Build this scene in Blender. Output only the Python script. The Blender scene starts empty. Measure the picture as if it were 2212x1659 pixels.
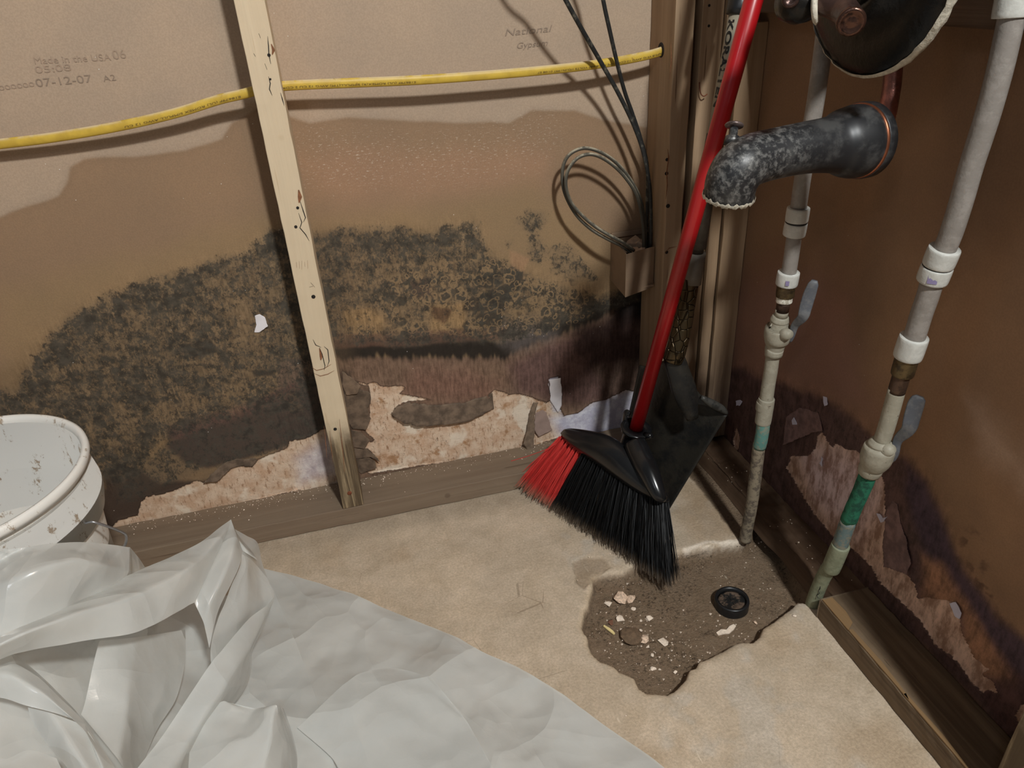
import bpy, math, random
import numpy as np
from mathutils import Vector, Matrix
from mathutils.geometry import tessellate_polygon

# ------------------------------------------------------------------ camera
SC = bpy.context.scene
W_, H_ = 2212, 1659
FPX = 1585.57
CAM = np.array([-0.68993, -1.19617, 0.88669])
YAW, PIT, ROL = 0.227786, 0.519385, -0.062449
_f = np.array([math.sin(YAW)*math.cos(PIT), math.cos(YAW)*math.cos(PIT), -math.sin(PIT)])
_r = np.array([math.cos(YAW), -math.sin(YAW), 0.0]); _u = np.cross(_r, _f)
RR = _r*math.cos(ROL)+_u*math.sin(ROL); UU = -_r*math.sin(ROL)+_u*math.cos(ROL)
cd = bpy.data.cameras.new('camera'); cam = bpy.data.objects.new('camera', cd)
SC.collection.objects.link(cam); SC.camera = cam
cam.matrix_world = Matrix(((RR[0], UU[0], -_f[0], CAM[0]), (RR[1], UU[1], -_f[1], CAM[1]), (RR[2], UU[2], -_f[2], CAM[2]), (0, 0, 0, 1)))
cd.sensor_fit = 'HORIZONTAL'; cd.sensor_width = 36; cd.lens = 36*FPX/W_; cd.clip_start = 0.02

# ------------------------------------------------------------------ light
SC.view_settings.view_transform = 'Standard'; SC.view_settings.look = 'None'
SC.view_settings.exposure = 0.0; SC.view_settings.gamma = 1.0; SC.view_settings.use_curve_mapping = False
wd = bpy.data.worlds.new('room_air'); SC.world = wd; wd.use_nodes = True
bg = wd.node_tree.nodes['Background']; bg.inputs[0].default_value = (0.92, 0.99, 1.0, 1); bg.inputs[1].default_value = 0.090
def lamp(name, loc, power, size, col):
    l = bpy.data.lights.new(name, 'POINT'); l.energy = power; l.shadow_soft_size = size; l.color = col
    o = bpy.data.objects.new(name, l); o.location = loc; SC.collection.objects.link(o); return o
lamp('ceiling_bulb', (-0.22, -2.05, 2.20), 188, 0.075, (0.965, 1.0, 0.985))
lamp('hall_lamp', (-1.35, -1.75, 1.65), 6.5, 0.12, (0.86, 0.90, 1.0))

# ------------------------------------------------------------------ maths
def px_ray(x, y): return _f + RR*(x-W_/2)/FPX + UU*(H_/2-y)/FPX
def on(x, y, ax, v):            # a photo point laid on a real plane of the room (axis ax = v)
    d = px_ray(x, y); return CAM + d*(v-CAM[ax])/d[ax]
def deep(x, y, z): return CAM + px_ray(x, y)*z
def lin(c):
    return tuple(((v/255)/12.92 if v/255 <= .04045 else ((v/255+.055)/1.055)**2.4) for v in c)
def lit(r, g, b, k=.8): return np.array([min(.95, v/k) for v in lin((r, g, b))])
SHD = .19
def shd(r, g, b, k=SHD): return np.array([min(.9, v/k) for v in lin((r, g, b))])
rnd = random.Random(7)
_rng = np.random.RandomState(3); _tab = _rng.rand(256, 256)
def vnoise(x, y):
    xi = np.floor(x).astype(int); yi = np.floor(y).astype(int); fx = x-xi; fy = y-yi
    fx = fx*fx*(3-2*fx); fy = fy*fy*(3-2*fy)
    t = lambda a, b: _tab[a % 256, b % 256]
    return (t(xi, yi)*(1-fx)+t(xi+1, yi)*fx)*(1-fy)+(t(xi, yi+1)*(1-fx)+t(xi+1, yi+1)*fx)*fy
def fbm(x, y, f, o=4, seed=0, sx=1, sy=1):
    s = 0; a = 1; n = 0
    for i in range(o):
        s = s+a*vnoise(x*f*sx+seed*17.3+i*5.1, y*f*sy+seed*9.7+i*3.3); n += a; a *= .5; f *= 2
    return s/n*2-1
def sstep(a, b, x):
    t = np.clip((x-a)/(b-a), 0, 1); return t*t*(3-2*t)
def sdf(px, py, poly):          # signed distance, negative inside
    d = np.full(px.shape, 1e9); ins = np.zeros(px.shape, bool); n = len(poly)
    for i in range(n):
        x1, y1 = poly[i]; x2, y2 = poly[(i+1) % n]
        ex, ey = x2-x1, y2-y1; L = ex*ex+ey*ey+1e-12
        t = np.clip(((px-x1)*ex+(py-y1)*ey)/L, 0, 1)
        d = np.minimum(d, (px-x1-t*ex)**2+(py-y1-t*ey)**2)
        c = ((y1 > py) != (y2 > py)) & (px < (x2-x1)*(py-y1)/(y2-y1+1e-12)+x1); ins ^= c
    d = np.sqrt(d); return np.where(ins, -d, d)

# ------------------------------------------------------------------ materials
class NT:
    def __init__(s, name):
        s.m = bpy.data.materials.new(name); s.m.use_nodes = True; s.t = s.m.node_tree; s.t.nodes.clear()
        s.out = s.t.nodes.new('ShaderNodeOutputMaterial'); s.b = s.t.nodes.new('ShaderNodeBsdfPrincipled')
        s.t.links.new(s.b.outputs[0], s.out.inputs[0]); s.co = None
    def n(s, typ, **k):
        n = s.t.nodes.new(typ)
        for a, v in k.items(): setattr(n, a, v)
        return n
    def put(s, sock, v):
        if hasattr(v, 'links') or isinstance(v, bpy.types.NodeSocket): s.t.links.new(v, sock)
        elif v is not None:
            if isinstance(v, (tuple, list, np.ndarray)) and len(v) == 3 and sock.type == 'RGBA': v = (*[float(q) for q in v], 1)
            sock.default_value = v
    def obj(s):
        if s.co is None: s.co = s.n('ShaderNodeTexCoord').outputs['Object']
        return s.co
    def sc(s, v3, vec=None):
        n = s.n('ShaderNodeMapping'); s.put(n.inputs[0], vec or s.obj()); n.inputs['Scale'].default_value = v3; return n.outputs[0]
    def noise(s, scale, detail=3, rough=.5, vec=None, dist=0, col=False):
        n = s.n('ShaderNodeTexNoise'); s.put(n.inputs['Vector'], vec or s.obj()); n.inputs['Scale'].default_value = scale
        n.inputs['Detail'].default_value = detail; n.inputs['Roughness'].default_value = rough; n.inputs['Distortion'].default_value = dist
        return n.outputs[1 if col else 0]
    def vor(s, scale, feat='F1', vec=None, out=0):
        n = s.n('ShaderNodeTexVoronoi', feature=feat); s.put(n.inputs['Vector'], vec or s.obj()); n.inputs['Scale'].default_value = scale
        return n.outputs[out]
    def m_(s, op, a, b=0.0, c=None, clamp=False):
        n = s.n('ShaderNodeMath', operation=op, use_clamp=clamp); s.put(n.inputs[0], a); s.put(n.inputs[1], b)
        if c is not None: s.put(n.inputs[2], c)
        return n.outputs[0]
    def ramp(s, x, a, b, lo=0., hi=1.):
        n = s.n('ShaderNodeMapRange', interpolation_type='SMOOTHSTEP'); s.put(n.inputs[0], x)
        for i, v in enumerate((a, b, lo, hi)): s.put(n.inputs[i+1], v)
        return n.outputs[0]
    def mix(s, f, a, b, mode='MIX'):
        n = s.n('ShaderNodeMix', data_type='RGBA', blend_type=mode); s.put(n.inputs[0], f); s.put(n.inputs[6], a); s.put(n.inputs[7], b); return n.outputs[2]
    def attr(s, name, col=False):
        n = s.n('ShaderNodeAttribute', attribute_name=name); return n.outputs['Color' if col else 'Fac']
    def bump(s, h, dist=.001, strength=1.0):
        n = s.n('ShaderNodeBump'); s.put(n.inputs['Height'], h); n.inputs['Distance'].default_value = dist; n.inputs['Strength'].default_value = strength
        s.t.links.new(n.outputs[0], s.b.inputs['Normal']); return n
    def fin(s, col, rough=.6, metal=0., spec=.5, **k):
        s.put(s.b.inputs['Base Color'], col); s.put(s.b.inputs['Roughness'], rough); s.put(s.b.inputs['Metallic'], metal)
        s.put(s.b.inputs['Specular IOR Level'], spec)
        for a, v in k.items(): s.put(s.b.inputs[a], v)
        return s.m
def plain(name, col, rough=.5, metal=0., spec=.5, var=.12, scale=60, bump=0., **k):
    t = NT(name); n = t.noise(scale, 4, .6); v = t.ramp(n, .3, .7, 1-var, 1+var)
    mul = t.n('ShaderNodeVectorMath', operation='SCALE'); mul.inputs[0].default_value = tuple(float(q) for q in col); t.put(mul.inputs['Scale'], v)
    if bump: t.bump(n, bump)
    return t.fin(mul.outputs[0], rough, metal, spec, **k)

# ------------------------------------------------------------------ mesh helpers
COL = SC.collection
def link(name, me, mat=None, parent=None, smooth=False):
    o = bpy.data.objects.new(name, me); COL.objects.link(o)
    if mat: me.materials.append(mat)
    if parent:
        o.parent = parent; o.matrix_parent_inverse = parent.matrix_world.inverted() if parent.type != 'EMPTY' else Matrix.Translation(-parent.location)
    if smooth: me.polygons.foreach_set('use_smooth', [True]*len(me.polygons))
    return o
def mesh(name, v, f, mat=None, parent=None, smooth=False, bevel=0, seg=2, attrs=None):
    me = bpy.data.meshes.new(name); me.from_pydata([tuple(map(float, p)) for p in v], [], [tuple(map(int, q)) for q in f]); me.update()
    if attrs:
        for k, a in attrs.items():
            if a.ndim == 1: t = me.attributes.new(k, 'FLOAT', 'POINT'); t.data.foreach_set('value', a.astype(np.float32))
            else:
                t = me.attributes.new(k, 'FLOAT_COLOR', 'POINT'); t.data.foreach_set('color', np.c_[a, np.ones(len(a))].astype(np.float32).ravel())
    o = link(name, me, mat, parent, smooth)
    if bevel:
        b = o.modifiers.new('bevel', 'BEVEL'); b.width = bevel; b.segments = seg; b.limit_method = 'ANGLE'
    return o
def thing(name, label, cat, loc, group=None):
    o = bpy.data.objects.new(name, None); COL.objects.link(o); o.empty_display_size = .02; o.location = [float(a) for a in loc]
    return tag(o, label, cat, group)
def tag(o, label=None, cat=None, group=None, kind=None):
    if label: o['label'] = label
    if cat: o['category'] = cat
    if group: o['group'] = group
    if kind: o['kind'] = kind
    return o
def box(a, b):
    (x0, y0, z0), (x1, y1, z1) = a, b
    v = [(x0, y0, z0), (x1, y0, z0), (x1, y1, z0), (x0, y1, z0), (x0, y0, z1), (x1, y0, z1), (x1, y1, z1), (x0, y1, z1)]
    return v, [(0, 3, 2, 1), (4, 5, 6, 7), (0, 1, 5, 4), (1, 2, 6, 5), (2, 3, 7, 6), (3, 0, 4, 7)]
def spline(pts, n):
    p = np.array(pts, float); m = len(p)
    if m < 3: return np.array([p[0]+(p[-1]-p[0])*t for t in np.linspace(0, 1, n)])
    out = []; P = np.vstack([2*p[0]-p[1], p, 2*p[-1]-p[-2]])
    for t in np.linspace(0, m-1, n):
        i = min(int(t), m-2); u = t-i; a, b, c, d = P[i], P[i+1], P[i+2], P[i+3]
        out.append(.5*((2*b)+(-a+c)*u+(2*a-5*b+4*c-d)*u*u+(-a+3*b-3*c+d)*u**3))
    return np.array(out)
def frames(p):
    t = np.gradient(p, axis=0); t /= np.linalg.norm(t, axis=1)[:, None]+1e-12
    a = np.array([0, 0, 1.]) if abs(t[0][2]) < .9 else np.array([1., 0, 0]); x = np.cross(t[0], a); x /= np.linalg.norm(x); X = [x]
    for i in range(1, len(p)):
        x = X[-1]-t[i]*(X[-1]@t[i]); X.append(x/np.linalg.norm(x))
    X = np.array(X); return t, X, np.cross(t, X)
def tube(pts, rad, n=16, steps=None, sx=1., sy=1., up=None, cap=True, wob=0):
    """swept tube: pts (k,3), rad scalar or list; returns verts, faces"""
    pts = np.array(pts, float); rad = np.full(len(pts), rad) if np.isscalar(rad) else np.array(rad, float)
    if steps:
        q = spline(np.c_[pts, rad], steps); pts, rad = q[:, :3], q[:, 3]
    t, X, Y = frames(pts)
    if up is not None:
        Y = np.array([np.cross(tt, np.cross(up, tt)) for tt in t]); Y /= np.linalg.norm(Y, axis=1)[:, None]; X = np.cross(Y, t)
    a = np.linspace(0, 2*math.pi, n, endpoint=False); v = []; f = []
    for i in range(len(pts)):
        for k in a:
            w = 1+(wob*math.sin(3*k+i*1.7)*math.cos(i*2.3+k) if wob else 0)
            v.append(pts[i]+rad[i]*w*(sx*math.cos(k)*X[i]+sy*math.sin(k)*Y[i]))
    for i in range(len(pts)-1):
        for j in range(n):
            a0, a1 = i*n+j, i*n+(j+1) % n; f.append((a0, a1, a1+n, a0+n))
    if cap: f.append(tuple(range(n))[::-1]); f.append(tuple(range((len(pts)-1)*n, len(pts)*n)))
    return v, f
def join(*vf):
    V = []; Fc = []
    for v, f in vf:
        o = len(V); V += list(v); Fc += [tuple(i+o for i in q) for q in f]
    return V, Fc
def lathe(axis_pts, prof, n=40):
    """prof list of (t along axis 0..L, r); axis from a to b"""
    a, b = np.array(axis_pts[0], float), np.array(axis_pts[1], float); d = (b-a)/np.linalg.norm(b-a)
    x = np.cross(d, [0, 0, 1.]) if abs(d[2]) < .95 else np.cross(d, [1., 0, 0]); x /= np.linalg.norm(x); y = np.cross(d, x)
    v = []; f = []
    for t, r in prof:
        for k in range(n):
            g = 2*math.pi*k/n; v.append(a+d*t+r*(math.cos(g)*x+math.sin(g)*y))
    for i in range(len(prof)-1):
        for j in range(n):
            p, q = i*n+j, i*n+(j+1) % n; f.append((p, q, q+n, p+n))
    return v, f
def shards(c, r, seed, flat=.5, n=14):
    g = random.Random(seed); import bmesh
    bm = bmesh.new()
    for i in range(n):
        th = g.random()*6.283; z = g.uniform(-1, 1); s = math.sqrt(1-z*z); k = r*g.uniform(.72, 1.1)
        bm.verts.new((k*s*math.cos(th), k*s*math.sin(th), k*z*flat))
    bmesh.ops.convex_hull(bm, input=bm.verts); bmesh.ops.delete(bm, geom=[v for v in bm.verts if not v.link_faces], context='VERTS')
    bm.verts.index_update(); zs = min(v.co.z for v in bm.verts)
    V = [(v.co.x+c[0], v.co.y+c[1], v.co.z-zs+c[2]) for v in bm.verts]; F = [tuple(v.index for v in f.verts) for f in bm.faces]; bm.free(); return V, F

def text_mesh(s, name, size, origin, xdir, ydir, mat, parent, sx=1.):
    cu = bpy.data.curves.new(name, 'FONT'); cu.body = s; cu.size = size; o = bpy.data.objects.new(name, cu); COL.objects.link(o)
    bpy.context.view_layer.update(); me = bpy.data.meshes.new_from_object(o.evaluated_get(bpy.context.evaluated_depsgraph_get()))
    bpy.data.objects.remove(o); X = Vector(xdir).normalized()*sx; Y = Vector(ydir).normalized(); O = Vector([float(a) for a in origin])
    for v in me.vertices: v.co = O+X*v.co.x+Y*v.co.y
    me.name = name; me.materials.clear(); return link(name, me, mat, parent)

# ------------------------------------------------------------------ wall helpers
def axis_grid(lo, fine_lo, fine_hi, hi, step, coarse=.08):
    g = []
    if fine_lo > lo: g += list(np.arange(lo, fine_lo-1e-6, coarse))
    g += list(np.linspace(fine_lo, fine_hi, int(round((fine_hi-fine_lo)/step))+1))
    if hi > fine_hi: g += list(np.linspace(fine_hi, hi, max(2, int((hi-fine_hi)/coarse)+1)))[1:]
    return np.array(g)
def gridfaces(nx, ny):
    i, j = np.meshgrid(np.arange(nx-1), np.arange(ny-1), indexing='ij'); a = (i*ny+j).ravel()
    return np.c_[a, a+ny, a+ny+1, a+1]
def bigmesh(name, co, faces, mat, attrs, smooth=True):
    me = bpy.data.meshes.new(name); nv, nf = len(co), len(faces)
    me.vertices.add(nv); me.vertices.foreach_set('co', co.astype(np.float32).ravel())
    me.loops.add(nf*4); me.loops.foreach_set('vertex_index', faces.astype(np.int32).ravel())
    me.polygons.add(nf); me.polygons.foreach_set('loop_start', np.arange(0, nf*4, 4, dtype=np.int32)); me.polygons.foreach_set('loop_total', np.full(nf, 4, np.int32))
    me.update(calc_edges=True); me.validate()
    for k, a in attrs.items():
        if a.ndim == 1: t = me.attributes.new(k, 'FLOAT', 'POINT'); t.data.foreach_set('value', a.astype(np.float32))
        else: t = me.attributes.new(k, 'FLOAT_COLOR', 'POINT'); t.data.foreach_set('color', np.c_[a, np.ones(len(a))].astype(np.float32).ravel())
    me.polygons.foreach_set('use_smooth', np.ones(nf, bool)*smooth); me.materials.append(mat)
    o = bpy.data.objects.new(name, me); COL.objects.link(o); return o

# ================================================================== WALL BACK
gx = axis_grid(-2.4, -1.36, -.08, .0, .0021, .06); gz = axis_grid(0.0, 0.0, .92, 2.4, .0021, .08)
X, Z = np.meshgrid(gx, gz, indexing='ij'); X = X.ravel(); Z = Z.ravel()
def wb(poly): return [tuple(on(x, y, 1, 0.)[[0, 2]]) for x, y in poly]
base = np.tile(lit(160, 140, 121), (len(X), 1))
WX = fbm(X, Z, 14, 4, 1); WY = fbm(X, Z, 60, 4, 2); STRK = fbm(X, Z, 20, 4, 3, 7, .8); BLOT = fbm(X, Z, 22, 4, 4)
def paint(B, s, col, soft=.004, warp=0., w2=0., op=1.):
    a = op*sstep(soft, -soft, s+warp*WX+w2*WY); B[:] = B*(1-a[:, None])+col*a[:, None]; return a
OFFL, OFFR, BOT = -400, 2000, 1400
tide = sdf(X, Z, wb([(-300, 520), (0, 468), (60, 445), (125, 422), (142, 395), (155, 362), (185, 345), (232, 338), (300, 336), (400, 322), (480, 300), (505, 265), (560, 235), (620, 250), (670, 268), (750, 254), (850, 258), (1000, 262), (1060, 262), (1100, 268), (1150, 240), (1240, 238), (1300, 255), (1420, 280), (1500, 300), (1500, 1300), (-300, 1500)]))
paint(base, tide, lit(135, 110, 87), .003, .004)
base *= (1-.06*sstep(.012, 0, np.abs(tide+.004*WX)))[:, None]
paint(base, sdf(X, Z, wb([(780, 330), (1000, 320), (1190, 330), (1180, 400), (1000, 420), (760, 440), (680, 420), (640, 340)])), lit(148, 116, 92), .03, .02, 0, .8)
paint(base, sdf(X, Z, wb([(0, 640), (300, 560), (560, 470), (720, 470), (1000, 440), (1150, 400), (1400, 560), (1400, 800), (0, 1100)])), lit(138, 114, 84), .03, .02, 0, .7)
paint(base, sdf(X, Z, wb([(-200, 900), (60, 760), (250, 640), (560, 560), (660, 520), (900, 500), (1060, 560), (1150, 640), (1320, 700), (1380, 1000), (-200, 1200)])), lit(118, 97, 73), .02, .02, 0, .75)
# lower brown / violet field to the right of the stud
low = sdf(X, Z, wb([(600, 775), (735, 768), (900, 772), (1080, 768), (1140, 742), (1230, 712), (1310, 672), (1400, 640), (1500, 620), (1500, 1200), (600, 1200)]))
paint(base, low, lit(112, 90, 75), .004, .003)
paint(base, sdf(X, Z, wb([(900, 800), (1010, 800), (1080, 820), (1060, 862), (960, 868), (860, 850)])), lit(120, 88, 76), .03, .015, .006, .6)
paint(base, sdf(X, Z, wb([(1090, 790), (1200, 740), (1300, 700), (1400, 660), (1400, 860), (1250, 880), (1120, 850)])), lit(96, 72, 68), .02, .012, 0, .85)
paint(base, sdf(X, Z, wb([(1240, 720), (1310, 680), (1400, 650), (1400, 800), (1330, 790), (1270, 800)])), lit(56, 41, 38), .02, .02, .01, .85)
paint(base, sdf(X, Z, wb([(1280, 790), (1400, 770), (1400, 870), (1300, 860)])), lit(98, 80, 68), .012, .01, .006, .6)
base *= (1+.09*STRK*sstep(.0, -.02, low))[:, None]
# black band
band = sdf(X, Z, wb([(720, 742), (800, 738), (900, 728), (1000, 722), (1090, 740), (1170, 712), (1240, 680), (1320, 640), (1420, 605), (1420, 655), (1330, 668), (1240, 708), (1150, 740), (1085, 770), (1000, 768), (900, 768), (800, 764), (720, 768)]))
ab = sstep(.010, -.004, band+.013*STRK+.003*WX)*.97; base[:] = base*(1-ab[:, None])+lit(38, 33, 29)*ab[:, None]
paint(base, sdf(X, Z, wb([(1300, 640), (1420, 600), (1420, 700), (1320, 690)])), lit(22, 17, 17), .02, .012, 0, .9)
paint(base, sdf(X, Z, wb([(1080, 690), (1160, 690), (1200, 720), (1120, 756), (1070, 740)])), lit(108, 98, 94), .02, .015, .01, .7)
# bare tan windows and brown patches inside the mould
for pl, c, o_ in (([(742, 668), (800, 665), (830, 690), (822, 725), (750, 722)], (146, 118, 84), .8), ([(940, 660), (1000, 655), (1005, 720), (930, 716)], (146, 118, 84), .8),
                  ([(700, 725), (1100, 705), (1090, 735), (700, 750)], (104, 76, 62), .7), ([(930, 665), (975, 668), (962, 700), (940, 690)], (88, 66, 50), .9),
                  ([(880, 605), (925, 600), (930, 640), (890, 640)], (74, 58, 50), .9), ([(1100, 540), (1150, 555), (1130, 590), (1105, 575)], (150, 118, 90), .9)):
    paint(base, sdf(X, Z, wb(pl)), lit(*c), .004, .006, .003, o_)
blk = np.minimum.reduce([sdf(X, Z, wb(p_)) for p_ in ([(1030, 592), (1050, 585), (1080, 595), (1080, 612), (1058, 622), (1030, 620)], [(1008, 650), (1030, 628), (1060, 625), (1100, 612), (1118, 622), (1100, 650), (1080, 670), (1050, 672), (1000, 668)], [(1040, 672), (1090, 668), (1085, 700), (1060, 710), (1010, 700)], [(545, 800), (600, 795), (590, 812), (550, 812)], [(380, 745), (455, 730), (470, 760), (420, 772)], [(1105, 585), (1130, 585), (1128, 605), (1108, 605)])])
paint(base, blk, lit(56, 47, 39), .0025, .004, .003, .95)
# left bay: dark violet water mark near the floor
paint(base, sdf(X, Z, wb([(355, 960), (370, 930), (450, 905), (520, 890), (565, 860), (640, 830), (700, 800), (760, 800), (760, 960), (700, 935), (560, 980), (450, 1010), (400, 1000)])), lit(66, 53, 48), .006, .006, .003, .95)
paint(base, sdf(X, Z, wb([(360, 925), (470, 890), (560, 860), (650, 822), (660, 845), (560, 885), (470, 912), (380, 945)])), lit(104, 74, 66), .008, .008, .004, .7)
paint(base, sdf(X, Z, wb([(225, 1015), (260, 1000), (300, 1010), (350, 1040), (480, 1030), (720, 930), (720, 1010), (250, 1150), (200, 1150)])), lit(60, 48, 42), .006, .008, .004, .9)
paint(base, sdf(X, Z, wb([(280, 960), (330, 940), (370, 950), (340, 985), (270, 1000)])), lit(130, 106, 78), .006, .01, .005, .8)
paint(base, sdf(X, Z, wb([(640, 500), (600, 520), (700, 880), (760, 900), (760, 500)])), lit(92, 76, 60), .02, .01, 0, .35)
# mould density ---------------------------------------------------
M1 = sdf(X, Z, wb([(-200, 850), (0, 838), (35, 832), (50, 775), (95, 718), (150, 682), (215, 640), (300, 605), (380, 585), (450, 562), (525, 548), (560, 510), (600, 488), (650, 500), (700, 505), (740, 492), (820, 482), (870, 492), (930, 500), (960, 480), (1035, 478), (1040, 505), (1050, 540), (1090, 560), (1200, 600), (1290, 620), (1390, 615), (1390, 655), (1240, 700), (1140, 735), (1080, 750), (730, 745), (700, 800), (680, 900), (520, 900), (420, 930), (350, 960), (300, 1040), (240, 1060), (180, 1000), (-200, 1000)]))
M2 = sdf(X, Z, wb([(1105, 480), (1140, 445), (1180, 450), (1190, 480), (1160, 500), (1185, 540), (1165, 575), (1130, 560), (1140, 510)]))
M3 = np.minimum(sdf(X, Z, wb([(1195, 525), (1240, 530), (1290, 590), (1310, 610), (1230, 610), (1180, 590)])), sdf(X, Z, wb([(1090, 520), (1110, 512), (1112, 528), (1095, 535)])))
inn = sstep(.012, -.02, M1+.012*WX+.006*WY)
edge = sstep(.03, .004, np.abs(M1+.022+.010*WX))
leftb = sstep(-.72, -.78, X)
dens = inn*(.55+.07*leftb)+edge*inn*.14+.5*sstep(.012, -.012, M2+.008*WX)*1.0+.42*sstep(.015, -.015, M3+.008*WX)
dens += .05*BLOT*inn
vio = sdf(X, Z, wb([(340, 960), (460, 900), (560, 860), (700, 800), (760, 960), (560, 985), (450, 1015), (250, 1100), (225, 1015), (300, 1000)]))
dens = np.maximum(dens, .50*sstep(.02, -.02, vio+.01*WX))
dens -= .16*inn*sstep(.02, -.02, sdf(X, Z, wb([(430, 600), (560, 570), (600, 640), (590, 780), (540, 800), (500, 700), (440, 680)])))      # smeared, paler
dens -= .3*inn*sstep(.012, -.012, sdf(X, Z, wb([(735, 660), (830, 660), (840, 730), (735, 735)])))
dens -= .3*inn*sstep(.012, -.012, sdf(X, Z, wb([(925, 655), (1010, 650), (1010, 730), (925, 728)])))
dens -= .16*inn*sstep(.02, -.02, sdf(X, Z, wb([(1130, 560), (1350, 600), (1390, 640), (1150, 660)])))
dens -= .10*inn*sstep(.02, -.02, sdf(X, Z, wb([(230, 900), (420, 850), (660, 800), (690, 880), (400, 940), (300, 1000)])))
dens = np.where(Z < 0, 0, dens)
ring = sstep(.015, -.015, sdf(X, Z, wb([(950, 560), (1060, 540), (1150, 580), (1330, 620), (1260, 700), (1160, 740), (980, 720), (820, 720), (830, 600)])))*.95+.3*inn
# torn paper -------------------------------------------------------
T = [wb([(238, 1145), (255, 1122), (298, 1112), (305, 1085), (318, 1072), (365, 1062), (425, 1038), (440, 1042), (470, 1018), (500, 1012), (560, 990), (620, 968), (625, 952), (660, 948), (690, 930), (735, 915), (735, 1060), (640, 1058), (530, 1085), (400, 1115), (290, 1137)]),
     wb([(752, 818), (790, 832), (808, 823), (822, 834), (868, 832), (874, 836), (862, 850), (900, 856), (930, 862), (870, 868), (852, 880), (846, 900), (865, 905), (900, 912), (960, 910), (1020, 900), (1058, 884), (1060, 868), (1054, 852), (1068, 841), (1085, 846), (1100, 852), (1120, 850), (1180, 868), (1192, 862), (1184, 830), (1184, 818), (1206, 812), (1213, 852), (1208, 880), (1218, 898), (1250, 890), (1280, 868), (1310, 862), (1350, 842), (1400, 850), (1400, 960), (1200, 945), (1150, 962), (1130, 968), (1050, 985), (900, 1006), (800, 1022), (780, 1010), (812, 985), (795, 968), (740, 955), (800, 955), (812, 950), (785, 925), (760, 915), (795, 918), (800, 890), (798, 870), (782, 855), (800, 848), (798, 832)])]
torn = np.minimum.reduce([sdf(X, Z, t_) for t_ in T])+.0016*WY+.0012*fbm(X, Z, 200, 2, 9)
white = sstep(.02, -.02, sdf(X, Z, wb([(1190, 905), (1290, 862), (1400, 830), (1400, 960), (1215, 950)])))
white = np.maximum(white, .8*sstep(.006, -.006, sdf(X, Z, wb([(1180, 810), (1212, 808), (1216, 890), (1195, 890)]))))
white = np.maximum(white, .55*sstep(.02, -.02, sdf(X, Z, wb([(640, 990), (715, 940), (725, 1020), (650, 1045)]))))
dens *= sstep(-.001, .004, torn)
depth = np.where(torn < 0, 0., -.0018)*1.0-.0012*sstep(.006, 0, torn)*(torn > 0)+.0006*fbm(X, Z, 70, 3, 8)*(torn < 0)
depth = np.where(Z > .92, -.0018, depth)
co = np.c_[X, depth, Z]
t = NT('stained_wallboard'); c = t.attr('base', True); nf = t.noise(420, 3, .6); n2 = t.noise(6, 4, .6)
c = t.mix(1., c, t.mix(t.ramp(nf, .3, .7), (.93, .93, .93), (1.06, 1.06, 1.06)), 'MULTIPLY')
c = t.mix(1., c, t.mix(t.ramp(n2, .3, .7), (.94, .95, .96), (1.05, 1.04, 1.02)), 'MULTIPLY')
fs = t.m_('ADD', t.m_('MULTIPLY', t.noise(1, 6, .7, t.sc((230, 1, 34))), .6), t.m_('MULTIPLY', t.noise(48, 7, .72), .4))
c = t.mix(t.attr('stain'), c, t.mix(1., c, t.mix(t.ramp(fs, .38, .62), (.66, .64, .62), (1.28, 1.27, 1.25)), 'MULTIPLY'))
wv = t.n('ShaderNodeVectorMath', operation='ADD'); t.put(wv.inputs[0], t.obj())
w2 = t.n('ShaderNodeVectorMath', operation='SCALE'); t.put(w2.inputs[0], t.noise(45, 3, .6, col=True)); w2.inputs['Scale'].default_value = .022; t.put(wv.inputs[1], w2.outputs[0])
v1 = t.vor(34, 'F1', wv.outputs[0]); ed = t.vor(34, 'DISTANCE_TO_EDGE', wv.outputs[0])
v2 = t.vor(75, 'F1', wv.outputs[0])
mn = t.noise(105, 8, .74, t.sc((1, 1, .8))); mn2 = t.noise(26, 3, .6)
mn3 = t.noise(1, 6, .75, t.sc((330, 1, 210)))
mm = t.m_('ADD', t.m_('ADD', t.m_('MULTIPLY', t.m_('SUBTRACT', mn, .5), 2.3), t.m_('MULTIPLY', t.m_('SUBTRACT', mn2, .5), 1.3)), t.m_('MULTIPLY', t.m_('SUBTRACT', mn3, .5), 1.5))
d_ = t.attr('mold'); k = t.m_('ADD', t.m_('SUBTRACT', d_, .5), mm)
mask = t.m_('MULTIPLY', t.ramp(k, -.22, .26), t.ramp(d_, .04, .3))
vc = t.n('ShaderNodeTexVoronoi'); t.put(vc.inputs['Vector'], wv.outputs[0]); vc.inputs['Scale'].default_value = 34
sx_ = t.n('ShaderNodeSeparateColor'); t.put(sx_.inputs[0], vc.outputs['Color'])
rg = t.ramp(t.attr('ring'), .45, .8); cell = t.m_('MULTIPLY', t.m_('MULTIPLY', t.ramp(sx_.outputs[0], .5, .56), t.ramp(v1, .40, .34)), t.m_('MULTIPLY', rg, t.ramp(d_, .2, .35)))
mask = t.m_('MAXIMUM', mask, t.m_('MULTIPLY', cell, .9))
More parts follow.
